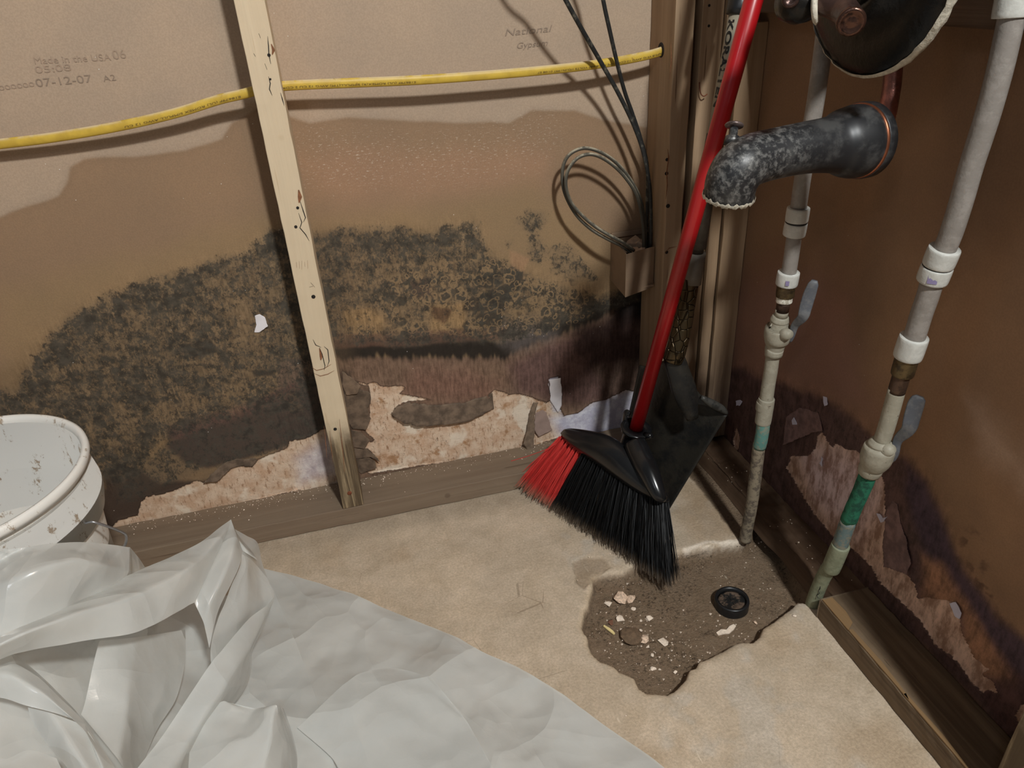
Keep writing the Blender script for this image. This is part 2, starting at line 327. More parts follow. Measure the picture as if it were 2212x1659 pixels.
# pale curly rims
rim = t.m_('MAXIMUM', t.m_('SUBTRACT', 1., t.m_('MULTIPLY', t.m_('ABSOLUTE', t.m_('SUBTRACT', v1, .34)), 13.), clamp=True), t.m_('SUBTRACT', 1., t.m_('MULTIPLY', t.m_('ABSOLUTE', t.m_('SUBTRACT', v2, .36)), 9.), clamp=True))
rimm = t.m_('MULTIPLY', t.m_('MULTIPLY', rim, t.attr('ring')), t.m_('MULTIPLY', t.m_('MAXIMUM', t.ramp(t.noise(30, 3, .6), .47, .58), t.m_('MULTIPLY', rg, t.ramp(sx_.outputs[1], .3, .4))), t.ramp(d_, .15, .35)))
mask = t.m_('MULTIPLY', mask, t.m_('SUBTRACT', 1., t.m_('MULTIPLY', rimm, .85)))
mcol = t.mix(t.ramp(t.noise(60, 5, .7), .35, .65), lit(33, 31, 28), lit(72, 67, 59))
c = t.mix(t.m_('MULTIPLY', mask, .93), c, mcol)
c = t.mix(t.m_('MULTIPLY', rimm, .55), c, lit(150, 122, 88))
hz = t.m_('MULTIPLY', t.ramp(d_, .15, .5), .24); c = t.mix(hz, c, lit(84, 77, 67))
# plaster core
pn = t.noise(38, 6, .7); ps = t.noise(180, 5, .75)
pc = t.mix(t.ramp(pn, .35, .65), lit(186, 154, 128), lit(206, 184, 162)); pc = t.mix(t.m_('MULTIPLY', t.ramp(t.noise(24, 4, .7), .52, .66), t.m_('ADD', .25, t.attr('speck'))), pc, lit(160, 122, 90))
pc = t.mix(t.ramp(t.noise(1, 6, .7, t.sc((190, 1, 60))), .52, .66), pc, lit(150, 116, 90))
pc = t.mix(t.m_('MULTIPLY', t.m_('MULTIPLY', t.ramp(ps, .55, .66), t.attr('speck')), t.ramp(t.noise(22, 3, .5), .46, .6)), pc, lit(84, 62, 46))
pc = t.mix(t.m_('MULTIPLY', t.ramp(t.noise(14, 4, .6), .55, .64), .8), pc, lit(216, 202, 184))
pc = t.mix(t.attr('white'), pc, t.mix(t.ramp(pn, .4, .65), lit(176, 172, 188), lit(208, 206, 214)))
tm = t.ramp(t.m_('ADD', t.attr('torn'), t.m_('MULTIPLY', t.m_('SUBTRACT', t.noise(300, 4, .6), .5), .003)), .0006, -.0006)
c = t.mix(tm, c, pc)
rimd = t.m_('SUBTRACT', 1., t.m_('MULTIPLY', t.m_('ABSOLUTE', t.m_('SUBTRACT', t.attr('torn'), .0012)), 700.), clamp=True)
c = t.mix(t.m_('MULTIPLY', rimd, .55), c, lit(52, 40, 32))  # thin shadow line of the torn paper edge, painted into the colour
# chalky scratches and white flecks
fl = t.m_('MULTIPLY', t.ramp(t.vor(70, 'F1'), .055, .035), t.ramp(t.noise(9, 2, .5), .56, .6)); c = t.mix(fl, c, (.75, .72, .68))
scr = t.m_('MULTIPLY', t.ramp(t.noise(1, 5, .7, t.sc((150, 1, 420))), .56, .66), t.attr('chalk')); c = t.mix(t.m_('MULTIPLY', scr, .7), c, (.72, .62, .50))
t.bump(t.m_('ADD', t.m_('MULTIPLY', nf, .25), t.m_('MULTIPLY', t.m_('MULTIPLY', tm, ps), 1.4)), .0009)
MW = t.fin(c, .75, 0, .25)
chalk = .9*sstep(.04, -.03, sdf(X, Z, wb([(640, 300), (900, 290), (1200, 260), (1200, 330), (1080, 370), (900, 400), (660, 400)]))+.02*WX)
stain = .35+.65*np.maximum(sstep(.03, -.03, low), sstep(.02, -.03, M1))
stain *= sstep(.03, -.01, np.minimum(low, M1))
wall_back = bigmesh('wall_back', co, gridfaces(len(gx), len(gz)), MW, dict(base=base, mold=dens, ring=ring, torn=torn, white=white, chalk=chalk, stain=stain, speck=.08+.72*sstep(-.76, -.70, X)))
tag(wall_back, 'brown paper backed wallboard with a broad black mould bloom and torn plaster edge', None, None, 'structure')

# ================================================================== WALL RIGHT
gy = axis_grid(-2.4, -.98, .0, .02, .0024, .06); gz2 = axis_grid(0.0, 0.0, .92, 2.4, .0024, .08)
Y, Z = np.meshgrid(gy, gz2, indexing='ij'); Y = Y.ravel(); Z = Z.ravel(); X = Y
def wr(poly): return [tuple(on(x, y, 0, 0.)[[1, 2]]) for x, y in poly]
WX = fbm(Y, Z, 14, 4, 11); WY = fbm(Y, Z, 60, 4, 12)
base = np.tile(shd(65, 49, 36), (len(Y), 1))
paint(base, sdf(Y, Z, wr([(1850, 800), (1950, 560), (2300, 500), (2400, 1500), (2212, 1350), (2050, 1000)])), shd(78, 60, 45), .06, .05, 0, .8)
paint(base, sdf(Y, Z, wr([(1560, 640), (1700, 560), (1830, 640), (1900, 900), (1700, 860), (1560, 900)])), shd(72, 52, 45), .05, .03, 0, .7)
paint(base, sdf(Y, Z, wr([(2090, 860), (2140, 900), (2212, 980), (2260, 1060), (2212, 1050), (2120, 960)])), shd(112, 98, 88), .03, .03, .01, .35)
dk = sdf(Y, Z, wr([(1540, 830), (1575, 800), (1600, 790), (1660, 822), (1720, 836), (1790, 862), (1850, 905), (1905, 960), (1960, 985), (2005, 1040), (2040, 1110), (2060, 1180), (2110, 1260), (2160, 1330), (2212, 1390), (2300, 1480), (2300, 1700), (2150, 1560), (1700, 1100), (1540, 960)]))
paint(base, dk, shd(36, 26, 25), .012, .008, .003, .92)
paint(base, sdf(Y, Z, wr([(1965, 1010), (2000, 1040), (2040, 1130), (2080, 1230), (2160, 1340), (2260, 1420), (2260, 1560), (2200, 1500), (2140, 1400), (2060, 1290), (1990, 1180), (1950, 1060)])), shd(30, 23, 29), .012, .01, 0, .8)
paint(base, sdf(Y, Z, wr([(1985, 1190), (2040, 1210), (2090, 1300), (2150, 1400), (2190, 1470), (2110, 1440), (2080, 1330), (2000, 1290)])), shd(72, 52, 38), .012, .012, .004, .85)
paint(base, sdf(Y, Z, wr([(1800, 1000), (1800, 880), (1900, 960), (1900, 1010)])), shd(40, 30, 27), .012, .01, .004, .6)
paint(base, sdf(Y, Z, wr([(2120, 1490), (2200, 1460), (2300, 1500), (2300, 1600), (2160, 1560)])), shd(34, 22, 20), .01, .01, .003, .8)
DS = fbm(Y, Z, 60, 5, 15); sp = sstep(.02, -.02, sdf(Y, Z, wr([(2075, 1160), (2110, 1150), (2150, 1290), (2160, 1330), (2120, 1290)])))*sstep(.25, .4, DS)
base = base*(1-.75*sp[:, None])+shd(30, 18, 14)*.75*sp[:, None]
T = [wr([(1700, 1010), (1712, 985), (1748, 984), (1765, 968), (1770, 940), (1778, 934), (1790, 952), (1800, 968), (1808, 958), (1840, 975), (1850, 972), (1885, 995), (1905, 1020), (1914, 1045), (1915, 1100), (1916, 1180), (1925, 1222), (1958, 1232), (1978, 1262), (1985, 1292), (2000, 1290), (2040, 1296), (2064, 1300), (2076, 1325), (2080, 1365), (2098, 1400), (2108, 1422), (2140, 1445), (2120, 1456), (2148, 1470), (2160, 1500), (2135, 1488), (2125, 1500), (2085, 1450), (2060, 1420), (2020, 1390), (1990, 1340), (1950, 1300), (1905, 1260), (1885, 1225), (1850, 1190), (1800, 1155), (1760, 1110), (1725, 1050)]),
     wr([(1717, 905), (1722, 900), (1728, 918), (1724, 942), (1716, 938)]), wr([(1585, 950), (1593, 922), (1601, 948), (1596, 975), (1588, 968)]), wr([(2195, 1545), (2212, 1520), (2240, 1520), (2240, 1580), (2212, 1570)])]
torn = np.minimum.reduce([sdf(Y, Z, t_) for t_ in T])+.0020*WY+.0012*fbm(Y, Z, 200, 2, 19)
white = .75*sstep(.03, -.03, sdf(Y, Z, wr([(1720, 960), (1900, 1000), (1900, 1080), (1850, 1160), (1760, 1080)])))
depth = np.where(torn < 0, 0., -.0018)+.0006*fbm(Y, Z, 70, 3, 8)*(torn < 0)-.0015*sstep(.006, 0, torn)*(torn > 0)
dens = np.zeros(len(Y)); z0 = np.zeros(len(Y))
dens += .36*sstep(.01, -.01, sdf(Y, Z, wr([(1560, 830), (1760, 840), (1920, 980), (1700, 1000), (1600, 960)]))+.006*WX)*sstep(-.001, .004, torn)
t = NT('stained_wallboard_shaded'); c = t.attr('base', True); nf = t.noise(420, 3, .6)
c = t.mix(1., c, t.mix(t.ramp(nf, .3, .7), (.93, .93, .93), (1.06, 1.06, 1.06)), 'MULTIPLY')
c = t.mix(1., c, t.mix(t.ramp(t.noise(7, 4, .6), .3, .7), (.92, .92, .94), (1.07, 1.06, 1.04)), 'MULTIPLY')
fs = t.m_('ADD', t.m_('MULTIPLY', t.noise(1, 6, .7, t.sc((1, 120, 30))), .5), t.m_('MULTIPLY', t.noise(40, 7, .72), .5))
c = t.mix(t.attr('stain'), c, t.mix(1., c, t.mix(t.ramp(fs, .36, .62), (.60, .58, .58), (1.5, 1.42, 1.45)), 'MULTIPLY'))
mk = t.m_('MULTIPLY', t.ramp(t.m_('ADD', t.m_('SUBTRACT', t.attr('mold'), .5), t.m_('MULTIPLY', t.m_('SUBTRACT', t.noise(80, 7, .72), .5), 2.4)), -.1, .25), t.ramp(t.attr('mold'), .04, .3))
c = t.mix(t.m_('MULTIPLY', mk, .7), c, shd(20, 15, 14))
pn = t.noise(34, 6, .7, t.sc((1, 1.6, .6))); pc = t.mix(t.ramp(pn, .38, .62), shd(74, 56, 46), shd(110, 92, 82))
pc = t.mix(t.attr('white'), pc, t.mix(t.ramp(pn, .38, .6), shd(80, 62, 58), shd(116, 103, 106)))
tm = t.ramp(t.m_('ADD', t.attr('torn'), t.m_('MULTIPLY', t.m_('SUBTRACT', t.noise(300, 4, .6), .5), .003)), .0006, -.0006); c = t.mix(tm, c, pc)
fl = t.m_('MULTIPLY', t.ramp(t.vor(60, 'F1'), .05, .03), t.ramp(t.noise(9, 2, .5), .56, .6)); c = t.mix(fl, c, (.6, .57, .53))
t.bump(t.m_('ADD', t.m_('MULTIPLY', nf, .25), t.m_('MULTIPLY', t.m_('MULTIPLY', tm, t.noise(120, 5, .7)), 1.5)), .001)
MWR = t.fin(c, .7, 0, .3)
wall_right = bigmesh('wall_right', np.c_[depth, Y, Z], gridfaces(len(gy), len(gz2))[:, ::-1], MWR, dict(base=base, mold=dens, torn=torn, white=white, stain=sstep(.03, -.02, dk+.01*WX)))
tag(wall_right, 'dark brown wallboard behind the two water pipes, stained and torn along the bottom', None, None, 'structure')

# ================================================================== FLOOR
gx = axis_grid(-2.4, -1.3, .0, .02, .0027, .08); gy = axis_grid(-2.4, -.86, .0, .02, .0027, .08)
X, Y = np.meshgrid(gx, gy, indexing='ij'); X = X.ravel(); Y = Y.ravel()
def fl_(poly, z=0.): return [tuple(on(x, y, 2, z)[[0, 1]]) for x, y in poly]
WX = fbm(X, Y, 14, 4, 21); WY = fbm(X, Y, 60, 4, 22)
hole = sdf(X, Y, fl_([(1283, 1247), (1300, 1240), (1345, 1237), (1380, 1215), (1440, 1200), (1488, 1187), (1530, 1180), (1605, 1172), (1630, 1140), (1660, 1110), (1745, 1300), (1722, 1298), (1700, 1318), (1688, 1325), (1668, 1340), (1645, 1352), (1640, 1370), (1624, 1383), (1600, 1384), (1580, 1392), (1560, 1403), (1530, 1418), (1510, 1424), (1500, 1437), (1485, 1441), (1478, 1462), (1455, 1490), (1440, 1496), (1400, 1494), (1382, 1484), (1372, 1462), (1340, 1446), (1328, 1436), (1298, 1424), (1282, 1410), (1272, 1390), (1270, 1372), (1258, 1352), (1264, 1318), (1274, 1300), (1280, 1270)]))+.0022*WY+.0015*WX
dirt = np.minimum(hole, sdf(X, Y, fl_([(1470, 1010), (1560, 960), (1640, 1060), (1760, 1300), (1700, 1310), (1625, 1180), (1600, 1170), (1540, 1090)]))+.006*WX+.004*WY)
shal = sdf(X, Y, fl_([(1236, 1215), (1262, 1203), (1300, 1204), (1320, 1225), (1284, 1250), (1262, 1272), (1245, 1255)]))+.003*WY
hz_ = -.024*sstep(.003, -.004, hole)+.002*WX*(hole < 0)+.0012*WY*(hole < 0)-.003*sstep(.002, -.002, shal)*(hole > 0)
crp = sstep(.02, .0, np.abs(hole-.006))*(hole > 0)
hz_ += .0006*WX-.002*sstep(.010, .002, hole)*(hole > 0)
hz_ = np.where((X < -1.29) | (Y < -.85), 0, hz_)
base = np.tile(lit(161, 146, 128, .62), (len(X), 1))
paint(base, WX+.25, lit(174, 157, 137, .62), .4, 0, 0, .6)
B2 = fbm(X, Y, 9, 4, 27); base = base*(1-.35*sstep(.1, .5, B2)[:, None])+lit(140, 117, 90, .62)*(.35*sstep(.1, .5, B2))[:, None]
B3 = fbm(X, Y, 24, 4, 28); a_ = .4*sstep(.15, .45, B3)*sstep(-.45, -.38, X); base = base*(1-a_[:, None])+lit(158, 152, 144, .62)*a_[:, None]
paint(base, shal, lit(132, 116, 98, .62), .003, 0, 0, .8)
rimf = sstep(.012, .0, hole)*(hole > 0)*sstep(-.35, -.40, X+.02*WX); base = base*(1-.6*rimf[:, None])+lit(176, 156, 130, .62)*.6*rimf[:, None]
paint(base, sdf(X, Y, fl_([(1460, 1100), (1500, 1020), (1600, 1150), (1560, 1165), (1500, 1160)])), lit(140, 120, 98, .62), .03, .02, 0, .7)
paint(base, dirt, lit(110, 93, 76, .54), .003, 0, 0, 1.)
edg = np.abs(sdf(X, Y, fl_([(1480, 1186), (1500, 1180), (1530, 1170), (1560, 1172), (1605, 1166), (1612, 1172), (1560, 1182), (1530, 1178), (1500, 1190)])))
paint(base, edg-.004+.003*WY, lit(196, 184, 170, .62), .002, 0, 0, .8)
paint(base, np.maximum(hole, -(.01+.4*BLOT.mean())), lit(110, 93, 76, .54), .002)
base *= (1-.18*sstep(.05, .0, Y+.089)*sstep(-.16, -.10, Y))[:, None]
t = NT('old_concrete'); c = t.attr('base', True); n1 = t.noise(260, 5, .7); n2 = t.noise(30, 5, .65)
c = t.mix(1., c, t.mix(t.ramp(n1, .3, .7), (.84, .83, .82), (1.12, 1.12, 1.12)), 'MULTIPLY')
c = t.mix(1., c, t.mix(t.ramp(n2, .3, .7), (.90, .89, .87), (1.06, 1.06, 1.07)), 'MULTIPLY')
c = t.mix(1., c, t.mix(t.ramp(t.noise(11, 5, .6, None, .8), .42, .62), (1.01, 1.01, 1.01), (.93, .92, .90)), 'MULTIPLY')
c = t.mix(t.m_('MULTIPLY', t.ramp(t.noise(1, 5, .7, t.sc((90, 14, 1))), .66, .72), .5), c, lit(190, 178, 160, .62))
hd = t.attr('dirt'); spk = t.noise(190, 6, .8)
c = t.mix(t.m_('MULTIPLY', t.m_('MULTIPLY', t.ramp(spk, .50, .62), t.m_('MULTIPLY', hd, t.ramp(t.noise(16, 4, .6), .36, .6))), .85), c, lit(48, 37, 28))
c = t.mix(t.m_('MULTIPLY', t.ramp(t.noise(60, 5, .7), .5, .64), t.m_('MULTIPLY', hd, .5)), c, lit(128, 110, 90))
cr = t.ramp(t.vor(7, 'DISTANCE_TO_EDGE', t.sc((1, 1, 1))), .004, .0015); c = t.mix(t.m_('MULTIPLY', t.m_('MULTIPLY', cr, t.ramp(t.noise(5, 2, .5), .56, .6)), .4), c, lit(100, 82, 62))
t.bump(t.m_('ADD', t.m_('MULTIPLY', n1, t.m_('ADD', .35, t.m_('MULTIPLY', hd, 1.6))), t.m_('MULTIPLY', n2, .3)), .0022)
MF = t.fin(c, .7, 0, .3)
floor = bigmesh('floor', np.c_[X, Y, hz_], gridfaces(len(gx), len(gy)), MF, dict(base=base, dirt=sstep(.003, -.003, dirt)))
tag(floor, 'tan concrete floor broken open to bare dirt around the drain', None, None, 'structure')

# ================================================================== WOOD
def wood(name, c1, c2, dark, axis='z', lowcol=None, z_lo=0., z_hi=0., rough=.7, ln=1.):
    t = NT(name); s = {'z': (60, 60, 2.2), 'x': (2.2, 60, 60), 'y': (60, 2.2, 60)}[axis]
    g = t.noise(1, 6, .65, t.sc(s), .6); c = t.mix(t.ramp(g, .3, .7), c1, c2); c = t.mix(t.ramp(t.noise(1, 3, .6, t.sc(tuple(q*2.5 for q in s))), .66, .74), c, dark)
    if lowcol is not None:
        sep = t.n('ShaderNodeSeparateXYZ'); t.put(sep.inputs[0], t.n('ShaderNodeNewGeometry').outputs['Position'])
        z = t.m_('ADD', sep.outputs[2], t.m_('MULTIPLY', t.m_('SUBTRACT', t.noise(25, 4, .6), .5), .07))
        lc = t.mix(t.ramp(t.noise(1, 6, .7, t.sc(tuple(q*1.4 for q in s)), 1.2), .44, .68), lowcol[0], lowcol[1])
        c = t.mix(t.ramp(z, z_hi, z_lo), c, lc)
    kn = t.ramp(t.vor(9, 'F1'), .07, .04); c = t.mix(t.m_('MULTIPLY', kn, .5), c, dark)
    t.bump(g, .0008); return t.fin(c, rough, 0, .3)
M_stud = wood('cream_painted_pine', lit(192, 173, 146), lit(198, 180, 153), lit(182, 160, 130), 'z', (lit(84, 70, 53), lit(152, 134, 106)), .16, .235)
M_stud2 = wood('weathered_pine', lit(138, 113, 88), lit(156, 131, 105), lit(96, 70, 52), 'z', (lit(98, 80, 68), lit(132, 112, 92)), .10, .3)
M_stud3 = wood('tan_pine', shd(118, 98, 74, .28), shd(134, 114, 88, .28), shd(60, 45, 34, .28), 'z')
M_plate = wood('dirty_plate_wood', lit(112, 95, 79), lit(122, 106, 89), lit(84, 66, 54), 'x', None)
M_plate2 = wood('splintered_plate_wood', lit(84, 69, 54), lit(114, 96, 76), lit(50, 37, 28), 'y', None)
M_rot = wood('rotten_plate_wood', lit(74, 56, 42), lit(92, 72, 56), lit(40, 28, 22), 'y', None)
M_hole = plain('bore_dark', (.015, .011, .009), .9, var=.3)
M_rust = plain('rusty_steel', lit(112, 62, 40), .8, .2, var=.3, scale=300)
M_split = plain('raw_split_wood', lit(120, 78, 52), .9, var=.3, scale=200)

def roughbox(a, b, step, amp, seed, ax=2):
    """board with slightly irregular long edges, subdivided along axis ax"""
    n = max(2, int((b[ax]-a[ax])/step)); o = [i for i in range(3) if i != ax]; V = []; F = []; g = random.Random(seed)
    per = [(0, 0), (.5, 0), (1, 0), (1, .5), (1, 1), (.5, 1), (0, 1), (0, .5)]
    off = np.array([[g.gauss(0, amp) for _ in range(16)] for _ in range(n+1)])
    for i in range(n+1):
        for k, (u, w) in enumerate(per):
            p = [0, 0, 0]; p[ax] = a[ax]+(b[ax]-a[ax])*i/n; corner = 1. if u in (0, 1) and w in (0, 1) else .25
            p[o[0]] = a[o[0]]+(b[o[0]]-a[o[0]])*u-abs(off[i][k])*(1 if u == 1 else -1 if u == 0 else 0)*corner
            p[o[1]] = a[o[1]]+(b[o[1]]-a[o[1]])*w-abs(off[i][k+8])*(1 if w == 1 else -1 if w == 0 else 0)*corner
            V.append(tuple(p))
    for i in range(n):
        for k in range(8):
            q = (i*8+k, i*8+(k+1) % 8, (i+1)*8+(k+1) % 8, (i+1)*8+k); F.append(q if ax != 1 else q[::-1])
    F.append(tuple(range(8))[::-1]); F.append(tuple(range(n*8, n*8+8)))
    return V, F
def crack(name, pts, w, parent, mat=M_hole, eps=.0006, face='y', val=-.089):
    P_ = [on(x, y, 1 if face == 'y' else 0, val) for x, y in pts]; nrm = np.array([0, -1, 0]) if face == 'y' else np.array([-1, 0, 0]); V = []; F = []
    for i, p in enumerate(P_):
        d = P_[min(i+1, len(P_)-1)]-P_[max(i-1, 0)]; s = np.cross(nrm, d); s /= np.linalg.norm(s)+1e-9
        ww = w*(.25 if i in (0, len(P_)-1) else 1.)
        V += [p-s*ww*.5+nrm*eps, p+s*ww*.5+nrm*eps]
        if i: F.append((2*i-2, 2*i-1, 2*i+1, 2*i))
    return mesh(name, V, F, mat, parent)
def disc(name, c, r, nrm, mat, parent, n=14, ov=1., eps=.0007, thick=.0008):
    c = np.array(c, float); nrm = np.array(nrm, float); return mesh(name, *lathe((c-nrm*.001, c+nrm*(eps+thick)), [(0, r), (.001+eps, r), (.001+eps+thick*.6, r*.85), (.001+eps+thick, .0001)], n), mat, parent, True)

D_ = .089
s = thing('wall_stud', 'cream painted wall stud with cracked edge standing alone left of centre', 'stud', (-.7455, -.045, .0385), 'studs of the open walls')
mesh('board', *roughbox((-.7647, -D_, .0385), (-.7263, -.0022, 1.6), .02, .0005, 3), M_stud, s, bevel=.0012)
disc('nail_head', on(755, 1065, 1, -D_), .0042, (0, -1, 0), M_rust, s)
for hx, hy, r in ((581, 119, .0022), (643, 449, .0022), (639, 490, .0024), (677, 641, .0032), (584, 171, .0014), (724, 927, .003)): disc('nail_hole', on(hx, hy, 1, -D_), r, (0, -1, 0), M_hole, s, 10, eps=.0003, thick=.0003)
for pl in ([(578, 78), (580, 98), (581, 118), (585, 138)], [(648, 433), (655, 455), (660, 470), (655, 480)], [(645, 460), (652, 480), (648, 492), (660, 506), (668, 520)], [(580, 165), (584, 180), (582, 192), (588, 206)], [(606, 200), (610, 214), (614, 228)],
           [(690, 750), (696, 765), (702, 790), (700, 800)], [(700, 748), (708, 755), (711, 780), (706, 793)], [(676, 733), (682, 745), (694, 750)], [(559, 72), (563, 82)], [(548, 115), (552, 122)], [(572, 137), (577, 150)], [(671, 610), (680, 620)], [(668, 620), (676, 618)]):
    crack('crack', pl, .0012, s)
for pl in ([(672, 792), (684, 800), (700, 796), (716, 786)], [(678, 806), (692, 812), (708, 808), (722, 800)], [(640, 566), (641, 578)], [(646, 564), (647, 580)], [(652, 563), (652, 582)], [(658, 565), (659, 576)], [(664, 562), (665, 580)], [(700, 920), (704, 960), (706, 990)], [(712, 930), (716, 970), (719, 1000)], [(733, 905), (738, 950), (742, 990), (744, 1020)]): crack('crack', pl, .0011, s, M_split)
crack('split', [(586, 95), (591, 108), (588, 118)], .004, s, M_split, .0004); crack('split', [(645, 410), (648, 425), (646, 438)], .006, s, M_split, .0004); crack('split', [(690, 752), (694, 770), (693, 778)], .005, s, M_split, .0004)
s = thing('wall_stud', 'weathered corner stud with the yellow cable running into its side', 'stud', (-.135, -.045, .0385), 'studs of the open walls')
mesh('board', *roughbox((-.1518, -D_, .0385), (-.1200, -.0022, 1.6), .03, .0004, 5), M_stud2, s, bevel=.0012)
for hx, hy, r in ((1440, 375, .003), (1441, 345, .0026), (1443, 445, .0035), (1440, 545, .003)): disc('nail_hole', on(hx, hy, 1, -D_), r, (0, -1, 0), M_hole, s, 10, eps=.0003, thick=.0003)
for pl in ([(1442, 322), (1444, 340), (1440, 372), (1441, 400), (1438, 430)], [(1437, 545), (1445, 536), (1462, 532)], [(1449, 90), (1450, 130), (1446, 170)]): crack('crack', pl, .0018, s, M_split)
bore = on(1428, 108, 0, -.1518); disc('bore_hole', bore, .011, (-1, 0, 0), M_hole, s, 18, eps=.0003, thick=.0003)
s = thing('wall_stud', 'weathered stud with bent nails right of the dark gap', 'stud', (-.09, -.045, .0385), 'studs of the open walls')
mesh('board', *roughbox((-.1085, -D_, .0385), (-.0725, -.0022, 1.6), .03, .0004, 6), M_stud2, s, bevel=.001)
mesh('bent_nail', *tube([on(1511, 178, 1, -.0895), on(1513, 200, 1, -.094), on(1520, 208, 1, -.098), on(1528, 203, 1, -.1)], .0009, 8, 12), M_rust, s, True)
for hx, hy in ((1531, 56), (1532, 12)): disc('nail_hole', on(hx, hy, 1, -D_), .002, (0, -1, 0), M_hole, s, 10, eps=.0003, thick=.0003)
s = thing('wall_stud', 'narrow tan board packed behind the long shovel handle', 'stud', (-.059, -.05, .0385), 'studs of the open walls')
mesh('board', *roughbox((-.0705, -.096, .0385), (-.0505, -.0022, 1.6), .03, .0004, 8), M_stud2, s, bevel=.001)
s = thing('wall_stud', 'short tan board ending level with the faucet, against the dark wallboard', 'stud', (-.024, -.05, .0385), 'studs of the open walls')
mesh('board', *roughbox((-.0478, -.1005, .0385), (-.0022, -.0022, .79), .03, .0004, 9), M_stud2, s, bevel=.001)
s = thing('wall_stud', 'pale stud in the bottom right corner of the photo', 'stud', (-.045, -.865, .0385), 'studs of the open walls')
mesh('board', *roughbox((-.087, -.885, .0385), (-.0022, -.846, 1.9), .03, .0004, 10), M_stud, s, bevel=.0012)
b = mesh('blocking_board', *box((-.045, -.845, .806), (-.0022, -.102, .895)), M_rot, None, bevel=.002); tag(b, 'dark horizontal blocking board behind the shower valve, top right', 'board')

pl_ = thing('bottom_plate', 'dirty brown bottom plate lying along the mouldy back wall', 'wall plate', (-.7, -.045, 0.), 'bottom plates of the open walls')
mesh('board', *roughbox((-2.2, -D_, .0005), (-.09, -.0022, .0378), .02, .0006, 12, 0), M_plate, pl_, bevel=.0015)
pl_ = thing('bottom_plate', 'splintered bottom plate with a sawn orange end by the right pipe', 'wall plate', (-.045, -.8, 0.), 'bottom plates of the open walls')
mesh('board', *roughbox((-.0855, -2.2, .0005), (-.0022, -.537, .0378), .014, .0008, 13, 1), M_plate2, pl_, bevel=.0015)
M_sliver = wood('fresh_splinter', lit(136, 106, 72), lit(118, 94, 66), lit(80, 58, 40), 'y')
for i, (y0, y1, x0, x1) in enumerate(((-.6, -.54, -.084, -.066), (-.72, -.6, -.0835, -.076), (-.83, -.71, -.084, -.078))):
    v = [(x0, y0, .0379), (x1-.004, y0+.01, .0379), (x1, (y0+y1)/2, .0379), (x1-.002, y1, .0379), (x0, y1, .0379), (x0, (y0+y1)/2, .0379)]
    v = v+[(a, b_, c_+.0022) for a, b_, c_ in v]; n = 6
    mesh('splinter', v, [tuple(range(6))[::-1], tuple(range(6, 12))]+[(k, (k+1) % 6, (k+1) % 6+6, k+6) for k in range(6)], M_sliver, pl_)
pl_ = thing('bottom_plate', 'low rotted stretch of plate in the corner behind both pipes', 'wall plate', (-.04, -.3, 0.), 'bottom plates of the open walls')
nx, ny = 26, 130; V = []
for i in range(nx):
    for j in range(ny):
        x = -.072+.0698*i/(nx-1); y = -.534+.443*j/(ny-1); a = min(1, i/4)
        V.append((x+.006*vnoise(np.array(y*22), np.array(1.))*(1 if i < 6 else 0), y, .001+a*(.020+.012*i/nx+.005*float(fbm(np.array(x), np.array(y), 40, 3, 5)))))
mesh('board', V, gridfaces(nx, ny), M_rot, pl_, True)

# ================================================================== PEELED PAPER on the walls
M_pap = plain('peeled_brown_paper', lit(108, 90, 74), .85, var=.25, scale=90, bump=.0006)
M_papd = plain('peeled_dark_paper', lit(96, 80, 66), .85, var=.4, scale=60, bump=.0006)
M_papw = plain('peeled_white_paper', lit(222, 216, 218), .7, var=.05, scale=60)
M_papr = plain('peeled_shaded_paper', shd(58, 44, 42), .85, var=.3, scale=70, bump=.0006)
def flap(poly, adir, lift, mat, wall, base_off=.002, curl=1.5, name='torn_paper'):
    """poly in photo pixels on the wall; adir = pixel direction from the attached edge to the free edge"""
    ax = 1 if wall is wall_back else 0
    P_ = np.array([on(x, y, ax, 0.) for x, y in poly]); q = np.array(poly, float); pr = q@np.array(adir, float); lo, hi = pr.min(), pr.max()
    two = P_[:, [0, 2]] if ax == 1 else P_[:, [1, 2]]
    mn, mx = two.min(0), two.max(0); n = 40; st = max((mx-mn)/n); us = np.arange(mn[0], mx[0]+st, st); vs = np.arange(mn[1], mx[1]+st, st)
    U_, V_ = np.meshgrid(us, vs, indexing='ij'); sd = (sdf(U_.ravel(), V_.ravel(), [tuple(a) for a in two])+.0022*fbm(U_.ravel(), V_.ravel(), 70, 3, 4)).reshape(U_.shape)
    A = np.c_[two, np.ones(len(two))]; co_, *_ = np.linalg.lstsq(A, pr, rcond=None)
    S = np.clip((U_*co_[0]+V_*co_[1]+co_[2]-lo)/(hi-lo), 0, 1); idx = -np.ones(U_.shape, int); V = []
    gu, gv = np.gradient(sd, st)
    for i in range(len(us)):
        for j in range(len(vs)):
            if sd[i, j] < st*.8:
                u, w = U_[i, j], V_[i, j]
                if sd[i, j] > 0: u -= gu[i, j]*sd[i, j]; w -= gv[i, j]*sd[i, j]
                o_ = base_off+lift*S[i, j]**curl+.0008*float(fbm(np.array(u), np.array(w), 60, 2, 4)); idx[i, j] = len(V)
                V.append((u, -o_, w) if ax == 1 else (-o_, u, w))
    F = [(idx[i, j], idx[i+1, j], idx[i+1, j+1], idx[i, j+1]) for i in range(len(us)-1) for j in range(len(vs)-1) if min(idx[i, j], idx[i+1, j], idx[i+1, j+1], idx[i, j+1]) >= 0]
    o = mesh(name, V, F, mat, wall, True); so = o.modifiers.new('thick', 'SOLIDIFY'); so.thickness = .0006; so.offset = 0; return o
